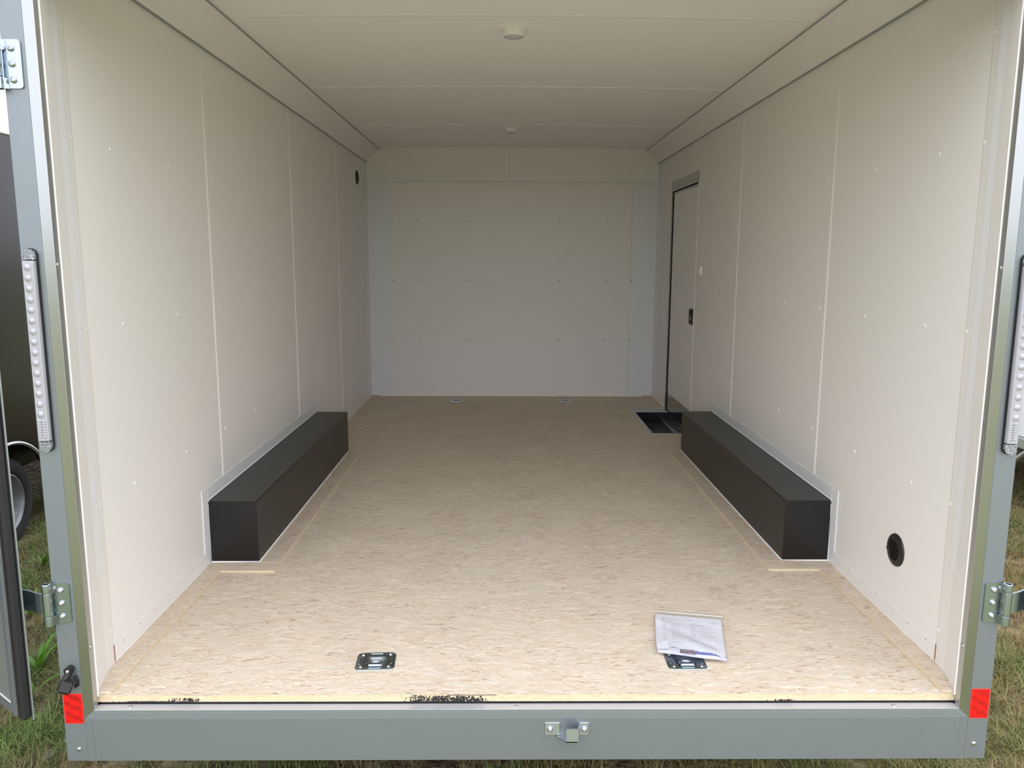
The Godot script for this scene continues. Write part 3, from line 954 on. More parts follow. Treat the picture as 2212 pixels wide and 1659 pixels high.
func build_doors() -> void:
	for side in [-1.0, 1.0]:
		var label := "open aluminium rear barn door with black rubber seal, beside the post with the small black lamp" if side < 0 else "open aluminium rear barn door on the post without a lamp bracket"
		var d := thing("barn_door", label, "door", Vector3.ZERO, "rear barn doors")
		var pin := Vector3(side * 1.288, 0, FZ + 0.0155)
		var lip: Vector3 = Vector3(-1.352, -0.04, 0.029) if side < 0 else Vector3(1.376, -0.045, 0.022)
		var ang: float = deg_to_rad(38.0) if side < 0 else deg_to_rad(52.0)
		var u := Vector3(side * cos(ang), 0, -sin(ang))        # along the door, away from the hinge
		var w := Vector3(side * sin(ang), 0, cos(ang))         # out of the inner face
		if side < 0:
			w = Vector3(-sin(ang), 0, cos(ang))
		var xf := Transform3D(Basis(u, Vector3.UP, w), lip)
		var top := 2.07
		var wid := 1.20
		var mk := func(called: String, lo: Vector3, hi: Vector3, m: Material, ch: float, parent: Node) -> MeshInstance3D:
			var st := new_st()
			cbox(st, lo, hi, ch)
			var o := obj(called, st.commit(), m, parent, xf if parent == d else Transform3D())
			return o
		mk.call("outer_skin", Vector3(0, 0, -0.002), Vector3(wid, top, 0.002), M["painted steel"], 0.001, d)
		# rubber seal: hinge edge, bottom, top, free edge
		for q in [[Vector3(0.003, 0.004, 0.002), Vector3(0.035, top - 0.004, 0.027)], [Vector3(0.034, 0.004, 0.002), Vector3(wid - 0.034, 0.022, 0.018)], [Vector3(0.034, top - 0.03, 0.002), Vector3(wid - 0.034, top - 0.004, 0.018)], [Vector3(wid - 0.034, 0.004, 0.002), Vector3(wid - 0.004, top - 0.004, 0.02)]]:
			mk.call("rubber_seal", q[0], q[1], M["rubber"], 0.007, d)
		mk.call("core", Vector3(0.036, 0.012, 0.0021), Vector3(wid - 0.036, top - 0.03, 0.0285), M["mill aluminium"], 0.001, d)
		# inner frame of flat bars round a recessed grey sheet
		mk.call("frame_bar", Vector3(0.036, 0.012, 0.0286), Vector3(0.062, top - 0.03, 0.032), M["satin aluminium"], 0.001, d)
		mk.call("frame_bar", Vector3(wid - 0.062, 0.012, 0.0286), Vector3(wid - 0.036, top - 0.03, 0.032), M["satin aluminium"], 0.001, d)
		mk.call("frame_bar", Vector3(0.062, 0.012, 0.0286), Vector3(wid - 0.062, 0.042, 0.032), M["satin aluminium"], 0.001, d)
		mk.call("frame_bar", Vector3(0.062, top - 0.06, 0.0286), Vector3(wid - 0.062, top - 0.03, 0.032), M["satin aluminium"], 0.001, d)
		mk.call("inner_sheet", Vector3(0.063, 0.043, 0.0286), Vector3(wid - 0.063, top - 0.061, 0.0305), M["painted steel"], 0.0, d)
		mk.call("caulk_line", Vector3(0.062, 0.042, 0.0305), Vector3(wid - 0.062, 0.045, 0.0325), M["white caulk"], 0.0005, d)
		mk.call("paper_label", Vector3(0.085, 0.31, 0.0305), Vector3(0.30, 0.52, 0.0312), M["plain paper"], 0.0, d)
		for y in [0.105, 0.62, 1.15, 1.7]:
			var st := new_st()
			lathe(st, disc_profile(0.006, 0.001, 0.003), 10)
			obj("screw", st.commit(), M["chrome"], d, xf * Transform3D(face(Vector3.LEFT), Vector3(0.036, y, 0.018)))
		var back := xf * Vector3(0.03, 0, -0.014)
		for y in [0.2914, 1.668]:
			hinge(d, pin, side, y, Vector3(back.x, 0, back.z))

# ------------------------------------------------------------------ fittings
func build_light_bars() -> void:
	for side in [-1.0, 1.0]:
		var cy := 0.9697 if side < 0 else 0.9656
		var n := thing("light_bar", "clear strip lamp with round diodes on the rear post " + ("above the small black lamp" if side < 0 else "that carries no small lamp"), "lamp", Vector3(side * 1.2569, cy, FZ), "rear strip lamps")
		var len := 0.522
		var st := new_st()
		extrude(st, rounded(0.036, len, 0.0178, 8), 0.006)
		obj("gasket", st.commit(), M["rubber"], n)
		st = new_st()
		extrude(st, rounded(0.029, len - 0.062, 0.002, 2), 0.012, Transform3D(Basis(), Vector3(0, 0, 0.004)))
		var ls := obj("lens", st.commit(), M["clear lens"], n)
		# side rail of the housing
		box("rail", Vector3(0.0085 if side < 0 else -0.0135, -len * 0.5 + 0.033, 0.012), Vector3(0.0135 if side < 0 else -0.0085, len * 0.5 - 0.033, 0.0185), M["clear lens"], n, 0.0015)
		for e in [-1.0, 1.0]:
			st = new_st()
			var poly := PackedVector2Array()
			for i in 13:
				var t := PI * i / 12.0
				poly.append(Vector2(0.0155 * cos(t), e * (len * 0.5 - 0.0275 + 0.0115 + 0.0145 * sin(t))))
			poly.append(Vector2(-0.0155, e * (len * 0.5 - 0.0285)))
			poly.append(Vector2(0.0155, e * (len * 0.5 - 0.0285)))
			extrude(st, poly, 0.012, Transform3D(Basis(), Vector3(0, 0, 0.003)))
			obj("end_cap", st.commit(), M["mirror facets"], n)
		for k in 15:
			st = new_st()
			# dome with concentric rings
			lathe(st, [Vector2(0.0088, 0), Vector2(0.0085, 0.0012), Vector2(0.0074, 0.0012), Vector2(0.0066, 0.0024), Vector2(0.0056, 0.0024), Vector2(0.0046, 0.0036), Vector2(0.0034, 0.0036), Vector2(0.002, 0.0046), Vector2(0, 0.0048)], 14)
			obj("diode", st.commit(), M["clear lens"], ls, Transform3D(face(Vector3.BACK), Vector3(-0.003 if side < 0 else 0.003, 0.213 - 0.0267 * k, 0.016)))
		for k in 7:
			for c in 2:
				box("reflector_rib", Vector3(-0.0125 + c * 0.0115, -0.221 + k * 0.0068, 0.0158), Vector3(-0.0025 + c * 0.0115, -0.2155 + k * 0.0068, 0.0188), M["clear lens"], ls, 0.001)

func build_reflectors() -> void:
	for side in [-1.0, 1.0]:
		var cy := -0.0187 if side < 0 else -0.0086
		var n := thing("reflective_tape", "red prismatic reflector tape on the post " + ("under the small black lamp" if side < 0 else "with no lamp above it"), "reflector", Vector3(side * 1.254, cy, FZ), "red reflector tapes")
		var st := new_st()
		extrude(st, rounded(0.0525, 0.0885, 0.004, 3), 0.0007)
		obj("backing", st.commit(), M["red reflective tape"], n)
		# printed face
		st = new_st()
		var w := 0.0251
		var h := 0.0431
		var ps := [Vector3(-w, -h, 0.0009), Vector3(-w, h, 0.0009), Vector3(w, h, 0.0009), Vector3(w, -h, 0.0009)]
		var us := [Vector2(0, 1), Vector2(0, 0), Vector2(1, 0), Vector2(1, 1)]
		for i in [0, 1, 2, 0, 2, 3]:
			st.set_normal(Vector3.BACK)
			st.set_uv(us[i])
			st.add_vertex(ps[i])
		obj("prism_face", st.commit(), M["red reflective tape"], n)

func build_plate_lamp() -> void:
	var n := thing("plate_lamp", "small black lamp on a tilted bracket above the red reflector", "lamp", Vector3(-1.2509, 0.101, FZ))
	var st := new_st()
	extrude(st, rounded(0.021, 0.021, 0.0102, 6), 0.018)
	obj("boss", st.commit(), M["black plastic"], n)
	obj("bolt", bolt_mesh, M["chrome"], n, Transform3D(face(Vector3.BACK).scaled(Vector3.ONE * 0.62), Vector3(0.0, 0.0, 0.018)))
	# arm swings down and outward to the lamp head
	var tilt := Basis(Vector3(0, 0, 1), deg_to_rad(-28.0)) * Basis(Vector3(1, 0, 0), deg_to_rad(-20.0))
	st = new_st()
	cbox(st, Vector3(-0.008, -0.040, 0.0), Vector3(0.008, 0.004, 0.014), 0.003)
	obj("arm", st.commit(), M["black plastic"], n, Transform3D(tilt, Vector3(0, -0.008, 0.006)))
	st = new_st()
	cbox(st, Vector3(-0.016, -0.019, -0.004), Vector3(0.016, 0.016, 0.030), 0.005)
	var hd := obj("head", st.commit(), M["black plastic"], n, Transform3D(Basis(Vector3(0, 1, 0), deg_to_rad(28.0)) * tilt, Vector3(-0.014, -0.045, 0.012)))
	st = new_st()
	cbox(st, Vector3(0.0145, -0.013, 0.002), Vector3(0.0185, 0.010, 0.026), 0.002)
	obj("window", st.commit(), M["mirror facets"], hd)
	st = new_st()
	tube(st, [Vector3(0.012, -0.020, 0.004), Vector3(0.016, -0.035, 0.004), Vector3(0.016, -0.048, 0.003), Vector3(0.006, -0.054, 0.002)], 0.004, 8)
	obj("cable", st.commit(), M["rubber"], n)

func build_keeper() -> void:
	var n := thing("latch_keeper", "galvanised steel latch keeper bolted to the skirt below the sill", "latch", Vector3(0.1057, -0.0828, FZ))
	var pts := [Vector2(-0.062, 0.0035), Vector2(-0.026, 0.0035)]
	box("tab", Vector3(-0.062, -0.017, 0.0), Vector3(-0.020, 0.021, 0.0035), M["galvanised steel"], n, 0.001)
	box("tab", Vector3(0.036, -0.017, 0.0), Vector3(0.061, 0.021, 0.0035), M["galvanised steel"], n, 0.001)
	# the hook: side web from the right tab out to the front plate
	var st := new_st()
	var th := 0.0035
	var web := PackedVector2Array([Vector2(0.038, 0.0), Vector2(0.0335, 0.0), Vector2(0.0265, 0.028), Vector2(-0.002, 0.028), Vector2(-0.004, 0.0325), Vector2(0.0295, 0.0325), Vector2(0.0375, 0.0035)])
	# drawn in x (right) and z (out), extruded down
	extrude(st, web, 0.042, Transform3D(Basis(Vector3(1, 0, 0), Vector3(0, 0, 1), Vector3(0, -1, 0)), Vector3(0, 0.019, 0)))
	obj("hook", st.commit(), M["galvanised steel"], n)
	# bottom web running back to the left tab
	st = new_st()
	var lo := PackedVector2Array([Vector2(-0.032, 0.0), Vector2(-0.016, 0.0), Vector2(0.034, 0.0), Vector2(0.028, 0.0325), Vector2(-0.004, 0.0325)])
	extrude(st, lo, th, Transform3D(Basis(Vector3(1, 0, 0), Vector3(0, 0, 1), Vector3(0, -1, 0)), Vector3(0, -0.018, 0)))
	obj("bottom_web", st.commit(), M["galvanised steel"], n)
	for x in [-0.047, 0.0485]:
		obj("bolt", bolt_mesh, M["chrome"], n, Transform3D(face(Vector3.BACK).scaled(Vector3.ONE * 0.98), Vector3(x, 0.002, 0.0035)))

func build_tie_downs() -> void:
	var spots := [
		[Vector3(-0.458, 0, -0.209), "zinc recessed tie-down ring lying bare in the floor near the sill", 0.05],
		[Vector3(0.482, 0, -0.209), "zinc recessed tie-down ring partly under the bagged papers", 0.0],
		[Vector3(-0.477, 0, -4.635), "zinc tie-down ring by the front wall, farther from the side door", 0.0],
		[Vector3(0.456, 0, -4.645), "zinc tie-down ring by the front wall, on the side door's half", 0.0]]
	var plate := ring_plate()
	var ring := new_st()
	var path := []
	path.append(Vector3(-0.0195, 0.003, 0.0275))
	for k in 17:
		var t := PI + PI * k / 16.0
		path.append(Vector3(0.0195 * cos(t), 0.002 + 0.004 * sin(t), 0.012 + 0.0175 * sin(t)))
	path.append(Vector3(0.0195, 0.003, 0.0275))
	path.append(Vector3(-0.0195, 0.003, 0.0275))
	tube(ring, path, 0.0048, 10, false)
	var rm := ring.commit()
	for s in spots:
		var n := thing("tie_down", s[1], "tie-down ring", s[0], "recessed tie-down rings")
		n.rotation.y = s[2]
		obj("pan", plate, M["zinc"], n)
		obj("ring", rm, M["chrome"], n)
		var st := new_st()
		cbox(st, Vector3(-0.0215, 0.0015, 0.0235), Vector3(0.0215, 0.0095, 0.0365), 0.004)
		obj("clip", st.commit(), M["zinc"], n)
		for x in [-1.0, 1.0]:
			for z in [-1.0, 1.0]:
				obj("screw", bolt_mesh, M["chrome"], n, Transform3D(Basis().scaled(Vector3(0.62, 0.45, 0.62)), Vector3(x * 0.0415, 0.0028, z * 0.0365)))
		for z in [-0.0435, 0.0435]:
			st = new_st()
			tube(st, [Vector3(-0.018, 0.0026, z), Vector3(0.018, 0.0026, z)], 0.002, 8)
			obj("rib", st.commit(), M["zinc"], n)
		for x in [-0.048, 0.048]:
			st = new_st()
			tube(st, [Vector3(x, 0.0026, -0.016), Vector3(x, 0.0026, 0.018)], 0.002, 8)
			obj("rib", st.commit(), M["zinc"], n)

func ring_plate() -> ArrayMesh:
	# rounded plate with a pressed bowl; polar grid from bowl centre out to the outline
	var st := new_st()
	var seg := 48
	var c := Vector2(0, 0.0)
	var outline := rounded(0.118, 0.104, 0.018, 11)
	var at := func(i: int, ring: int) -> Vector3:
		var o: Vector2 = outline[i % outline.size()]
		var dir := o.normalized()
		match ring:
			0: return Vector3(dir.x * 0.006, -0.0115, dir.y * 0.006)
			1: return Vector3(dir.x * 0.016, -0.011, dir.y * 0.016)
			2: return Vector3(dir.x * 0.021, -0.0085, dir.y * 0.021)
			3: return Vector3(dir.x * 0.0315, 0.0004, dir.y * 0.0315)
			4: return Vector3(dir.x * 0.0355, 0.0026, dir.y * 0.0355)
			5: return Vector3(dir.x * 0.040, 0.0030, dir.y * 0.040)
			6: return Vector3(o.x * 0.975, 0.0028, o.y * 0.975)
			7: return Vector3(o.x, 0.0014, o.y)
			_: return Vector3(o.x, 0.0, o.y)
	var nn := outline.size()
	var rows := []
	for ring in 9:
		var row := []
		for i in nn:
			row.append(at.call(i, ring))
		rows.append(row)
	st.set_smooth_group(0)
	for ring in 8:
		for i in nn:
			var j := (i + 1) % nn
			for t in [[rows[ring][i], rows[ring][j], rows[ring + 1][j]], [rows[ring][i], rows[ring + 1][j], rows[ring + 1][i]]]:
				var n: Vector3 = (t[1] - t[0]).cross(t[2] - t[0])
				if n.length_squared() < 1e-20:
					continue
				var seq := [t[0], t[2], t[1]] if n.dot(Vector3.UP) > 0 or ring == 7 and n.dot(t[0]) > 0 else [t[0], t[1], t[2]]
				for p in seq:
					st.set_uv(Vector2(p.x, p.z))
					st.add_vertex(p)
	for i in nn:
		var j := (i + 1) % nn
		for p in [rows[0][i], rows[0][j], Vector3(0, -0.0115, 0)]:
			st.set_uv(Vector2(p.x, p.z))
			st.add_vertex(p)
	st.index()
	st.generate_normals()
	return st.commit()

func build_vents() -> void:
	var spots := [
		[Vector3(W, 0.252, -0.478), -1.0, "round black slatted vent low on the wall, near the rear post", 38.0],
		[Vector3(-W, 1.834, -4.41), 1.0, "round black vent high on the wall, near the front wall", 10.0]]
	for s in spots:
		var n := thing("wall_vent", s[2], "vent", s[0], "round wall vents")
		# local y points into the room
		n.basis = face(Vector3(s[1], 0, 0)) * Basis(Vector3.UP, deg_to_rad(s[3]))
		var st := new_st()
		lathe(st, [Vector2(0.055, 0), Vector2(0.0545, 0.003), Vector2(0.052, 0.006), Vector2(0.046, 0.0085), Vector2(0.037, 0.0095), Vector2(0.0345, 0.0095), Vector2(0.034, 0.0025), Vector2(0.0, 0.0025)], 36)
		obj("rim", st.commit(), M["black plastic"], n)
		st = new_st()
		lathe(st, [Vector2(0.0338, 0.0028), Vector2(0.0, 0.0028)], 28)
		obj("opening", st.commit(), M["black gap"], n)
		for k in 9:
			var z := -0.0285 + k * 0.0071
			var half := sqrt(maxf(0.0, 0.0342 * 0.0342 - z * z))
			st = new_st()
			var a := Vector3(-half, 0.0032, z - 0.0008)
			cbox(st, a, Vector3(half, 0.0088, z + 0.0012), 0.0004)
			obj("slat", st.commit(), M["black plastic"], n)
		for k in 4:
			var t := TAU * k / 4.0 + 0.5
			obj("screw", rivet_mesh, M["black plastic"], n, Transform3D(Basis().scaled(Vector3.ONE * 0.55), Vector3(0.0455 * cos(t), 0.0083, 0.0455 * sin(t))))

func build_ceiling_lamps() -> void:
	var spots := [[Vector3(-0.034, H2 + 0.013, -1.375), "round white ceiling lamp, switched off, between the first two joints from the rear doors"], [Vector3(-0.024, H2 + 0.013, -3.86), "round white ceiling lamp, switched off, next to the front wall"]]
	for s in spots:
		var n := thing("ceiling_lamp", s[1], "lamp", s[0], "ceiling lamps")
		n.basis = Basis(Vector3.RIGHT, PI)
		var st := new_st()
		lathe(st, [Vector2(0.0495, 0), Vector2(0.0495, 0.006), Vector2(0.0485, 0.017), Vector2(0.0455, 0.027), Vector2(0.0415, 0.0305), Vector2(0.0395, 0.0295), Vector2(0.039, 0.025)], 40)
		obj("housing", st.commit(), M["white plastic"], n)
		st = new_st()
		lathe(st, [Vector2(0.0392, 0.0255), Vector2(0.037, 0.0305), Vector2(0.028, 0.0345), Vector2(0.015, 0.0365), Vector2(0.0, 0.037)], 36)
		obj("lens", st.commit(), M["lens"], n)

func build_side_door() -> void:
	var n := struct("door_1", "narrow white side entry door with polished kick plate", "door")
	var x := W
	var z0 := -3.43   # latch edge
	var z1 := -4.235  # hinge edge
	# slab
	box("slab", Vector3(x + 0.003, -0.076, z1 + 0.022), Vector3(x + 0.0155, 1.712, z0 - 0.004), M["white vinyl wall"], n, 0.001)
	box("top_rail", Vector3(x + 0.001, 1.695, z1 + 0.024), Vector3(x + 0.0028, 1.711, z0 - 0.006), M["mill aluminium"], n, 0.0005)
	box("kick_plate", Vector3(x + 0.001, -0.074, z1 + 0.024), Vector3(x + 0.0028, 0.146, z0 - 0.006), M["polished steel"], n, 0.0005)
	box("weather_seal", Vector3(x - 0.001, -0.076, z1 + 0.0005), Vector3(x + 0.0155, 1.722, z1 + 0.021), M["black gap"], n)
	box("weather_seal", Vector3(x + 0.001, 1.7125, z1 + 0.02), Vector3(x + 0.0155, 1.722, z0 - 0.001), M["black gap"], n)
	# frame: hinge jamb, latch jamb, header flange
	box("hinge_jamb", Vector3(x - 0.009, -0.078, z1 - 0.022), Vector3(x + 0.0155, 1.735, z1), M["bright aluminium"], n, 0.001)
	box("jamb_flange", Vector3(x - 0.0025, -0.0, z1 - 0.065), Vector3(x - 0.0005, 1.79, z1 - 0.0225), M["white vinyl wall"], n, 0.0006)
	box("latch_jamb", Vector3(x - 0.003, 0.0, z0), Vector3(x + 0.0155, 1.722, z0 + 0.0145), M["white aluminium trim"], n, 0.001)
	box("header_flange", Vector3(x - 0.0035, 1.744, z1 - 0.065), Vector3(x - 0.0005, 1.795, z0 + 0.015), M["mill aluminium"], n, 0.0008)
	box("header_channel", Vector3(x - 0.006, 1.7225, z1), Vector3(x + 0.0155, 1.7425, z0 + 0.0145), M["mill aluminium"], n, 0.0008)
	screws(n, [Vector3(x - 0.0035, 1.772, z1 - 0.045), Vector3(x - 0.0035, 1.772, z0 - 0.02)], Vector3.LEFT, M["galvanised steel"], rivet_mesh, 0.7)
	screws(n, [Vector3(x - 0.0025, 1.70, z1 - 0.045), Vector3(x - 0.0025, 1.2, z1 - 0.045), Vector3(x - 0.0025, 0.75, z1 - 0.045), Vector3(x - 0.0025, 0.3, z1 - 0.045), Vector3(x - 0.003, 1.15, z0 + 0.008), Vector3(x - 0.003, 0.23, z0 + 0.008)], Vector3.LEFT, M["galvanised steel"], rivet_mesh, 0.6)
	screws(n, [Vector3(x + 0.001, 0.12, z1 + 0.06), Vector3(x + 0.001, 0.06, z1 + 0.35), Vector3(x + 0.001, 0.12, z0 - 0.06)], Vector3.LEFT, M["chrome"], rivet_mesh, 0.6)
	# recessed paddle latch
	var lt := box("latch", Vector3(x - 0.006, 0.752, z0 - 0.118), Vector3(x + 0.003, 0.862, z0 - 0.03), M["black plastic"], n, 0.002)
	box("recess", Vector3(x - 0.0064, 0.765, z0 - 0.108), Vector3(x - 0.0058, 0.852, z0 - 0.04), M["black gap"], lt)
	box("paddle", Vector3(x - 0.013, 0.785, z0 - 0.095), Vector3(x - 0.0065, 0.85, z0 - 0.068), M["black enamel"], lt, 0.002)
	box("bolt", Vector3(x - 0.011, 0.783, z0 - 0.058), Vector3(x - 0.0065, 0.815, z0 - 0.046), M["chrome"], lt, 0.001)
	box("cover", Vector3(x - 0.0005, 0.752, z0 - 0.124), Vector3(x + 0.003, 0.84, z0 - 0.119), M["white plastic"], lt, 0.0005)
	# small white catch on the wall
	var c := thing("door_catch", "small white plastic catch on the wall beside the side door", "catch", Vector3(x, 1.13, -3.255))
	box("bar", Vector3(-0.012, -0.029, -0.006), Vector3(0.0, 0.029, 0.006), M["white caulk"], c, 0.002)
	box("tongue", Vector3(-0.018, -0.006, -0.020), Vector3(0.0, 0.008, -0.006), M["white plastic"], c, 0.002)

func build_step() -> void:
	var n := thing("step_well", "black recessed step with aluminium rim in front of the side door", "step", Vector3(1.1, -0.08, -3.80))
	var o := n.position
	var bx := func(called: String, lo: Vector3, hi: Vector3, m: Material, ch := 0.0, parent: Node = n) -> MeshInstance3D:
		return box(called, lo - o, hi - o, m, parent, ch)
	# rim
	bx.call("rim", Vector3(0.947, 0.0, -4.265), Vector3(0.972, 0.0025, -3.335), M["sill aluminium"], 0.0006)
	bx.call("rim", Vector3(0.9721, 0.0, -4.265), Vector3(1.2295, 0.0025, -4.13), M["sill aluminium"], 0.0006)
	bx.call("rim", Vector3(0.9721, 0.0, -3.36), Vector3(1.2395, 0.0025, -3.335), M["sill aluminium"], 0.0006)
	# well sides and bottom
	bx.call("side", Vector3(0.9655, -0.085, -4.25), Vector3(0.9715, -0.0005, -3.345), M["black enamel"])
	bx.call("side", Vector3(0.9720, -0.085, -4.25), Vector3(1.239, -0.0005, -4.131), M["black enamel"])
	bx.call("side", Vector3(0.9720, -0.085, -3.359), Vector3(1.239, -0.0005, -3.345), M["black enamel"])
	bx.call("bottom", Vector3(0.95, -0.092, -4.25), Vector3(1.2555, -0.0852, -3.345), M["black enamel"])
	bx.call("border", Vector3(0.972, -0.085, -4.13), Vector3(1.185, -0.078, -4.112), M["black plastic"], 0.001)
	# diamond tread: small lozenges in alternating slant
	for r in 17:
		for c in 5:
			var st := new_st()
			cbox(st, Vector3(-0.017, 0, -0.005), Vector3(0.017, 0.003, 0.005), 0.0012)
			var a := 0.75 if (r + c) % 2 == 0 else -0.75
			obj("tread_lug", st.commit(), M["tread steel"], n, Transform3D(Basis(Vector3.UP, a), Vector3(0.995 + c * 0.042, -0.0852, -4.09 + r * 0.043) - o))
	# threshold tracks
	bx.call("track", Vector3(1.188, -0.085, -4.13), Vector3(1.197, -0.060, -3.36), M["mill aluminium"], 0.001)
	bx.call("track", Vector3(1.203, -0.085, -4.13), Vector3(1.222, -0.068, -3.36), M["bright aluminium"], 0.002)
	bx.call("track", Vector3(1.230, -0.085, -4.13), Vector3(1.2355, -0.062, -3.36), M["mill aluminium"], 0.001)
	var sp := []
	for k in 5:
		sp.append(Vector3(0.9595, 0.0025, -4.24 + 0.22 * k) - o)
	sp.append(Vector3(1.02, 0.0025, -4.25) - o)
	sp.append(Vector3(1.14, 0.0025, -4.25) - o)
	screws(n, sp, Vector3.UP, M["galvanised steel"], rivet_mesh, 0.55)

func build_papers() -> void:
	# bag corners on the floor
	var a := Vector3(0.450, 0, -0.540)
	var b := Vector3(0.674, 0, -0.497)
	var c := Vector3(0.603, 0, -0.176)
	var d := Vector3(0.398, 0, -0.240)
	var o := (a + b + c + d) * 0.25
	var n := thing("document_bag", "clear plastic bag of white printed papers lying on the floor", "papers", o)
	var nz := FastNoiseLite.new()
	nz.seed = 5
	nz.frequency = 7.0
	var pt := func(u: float, v: float, lift: float, wave: float) -> Vector3:
		var p: Vector3 = a.lerp(b, u).lerp(d.lerp(c, u), v) - o
		# over the tie-down plate the near edge rises, one long crease runs across
		var rise := 0.0
		var h := 0.011 * smoothstep(0.45, 0.95, v) * (1.0 - 0.35 * absf(u - 0.45))
		var crease := (v - (0.42 + 0.62 * u)) * 9.0
		h += 0.0045 * exp(-crease * crease) * smoothstep(0.0, 0.25, u) + 0.0025 * exp(-pow((v - 0.2 - 0.5 * u) * 8.0, 2.0))
		h += wave * (0.5 + 0.5 * nz.get_noise_2d(p.x * 2.0 + 3.0, p.z * 2.0))
		return p + Vector3(0, lift + h + rise, 0)
	var sheet := func(u0: float, u1: float, v0: float, v1: float, lift: float, wave: float, nu: int, nv: int, cut: float) -> ArrayMesh:
		var st := new_st()
		var grid := []
		for j in nv + 1:
			var row := []
			for i in nu + 1:
				row.append([lerpf(u0, u1, float(i) / nu), lerpf(v0, v1, float(j) / nv), float(i) / nu, float(j) / nv])
			grid.append(row)
		for lay in [0.0, -0.0012]:
			for j in nv:
				for i in nu:
					for t in [[[i, j], [i + 1, j], [i + 1, j + 1]], [[i, j], [i + 1, j + 1], [i, j + 1]]]:
						var mid_u: float = (grid[t[0][1]][t[0][0]][2] + grid[t[1][1]][t[1][0]][2] + grid[t[2][1]][t[2][0]][2]) / 3.0
						var mid_v: float = (grid[t[0][1]][t[0][0]][3] + grid[t[1][1]][t[1][0]][3] + grid[t[2][1]][t[2][0]][3]) / 3.0
						if cut > 0.0 and mid_v > 1.0 - cut * (0.25 + 0.75 * (1.0 - absf(mid_u - 0.25) / 0.75)) and mid_u < 0.92:
							continue
						for k in (t if lay == 0.0 else [t[0], t[2], t[1]]):
							var q = grid[k[1]][k[0]]
							st.set_uv(Vector2(q[2], q[3]))
							st.add_vertex(pt.call(q[0], q[1], lift + lay, wave))
		st.index()
		st.generate_normals()
		return st.commit()
	obj("under_sheets", sheet.call(0.03, 0.97, 0.10, 0.985, 0.0025, 0.001, 14, 18, 0.0), M["plain paper"], n)
	obj("leaflet", sheet.call(0.03, 0.985, 0.86, 0.975, 0.0040, 0.001, 14, 4, 0.0), M["leaflet print"], n)
	obj("printed_sheet", sheet.call(0.012, 0.975, 0.075, 0.955, 0.0056, 0.0022, 26, 34, 0.11), M["printed paper"], n)
	# turned-up corner
	var st := new_st()
	var fold := [[0.02, 0.80], [0.17, 0.78], [0.20, 0.93], [0.02, 0.965]]
	var ps := []
	for q in fold:
		ps.append(pt.call(q[0], q[1], 0.0105, 0.0) + Vector3(0, 0.004 if q == fold[1] else 0.0, 0))
	quad(st, ps[0], ps[1], ps[2], ps[3], Vector3.UP)
	for p in 4:
		ps[p] = ps[p] - Vector3(0, 0.0008, 0)
	quad(st, ps[0], ps[1], ps[2], ps[3], Vector3.DOWN)
	obj("folded_corner", st.commit(), M["plain paper"], n)
	obj("bag", sheet.call(0.0, 1.0, 0.0, 1.0, 0.0125, 0.003, 24, 30, 0.0), M["clear film"], n)
	st = new_st()
	var seal := []
	for i in 9:
		seal.append(pt.call(i / 8.0, 0.048, 0.013, 0.001))
	tube(st, seal, 0.0012, 6)
	obj("zip_seal", st.commit(), M["white plastic"], n)

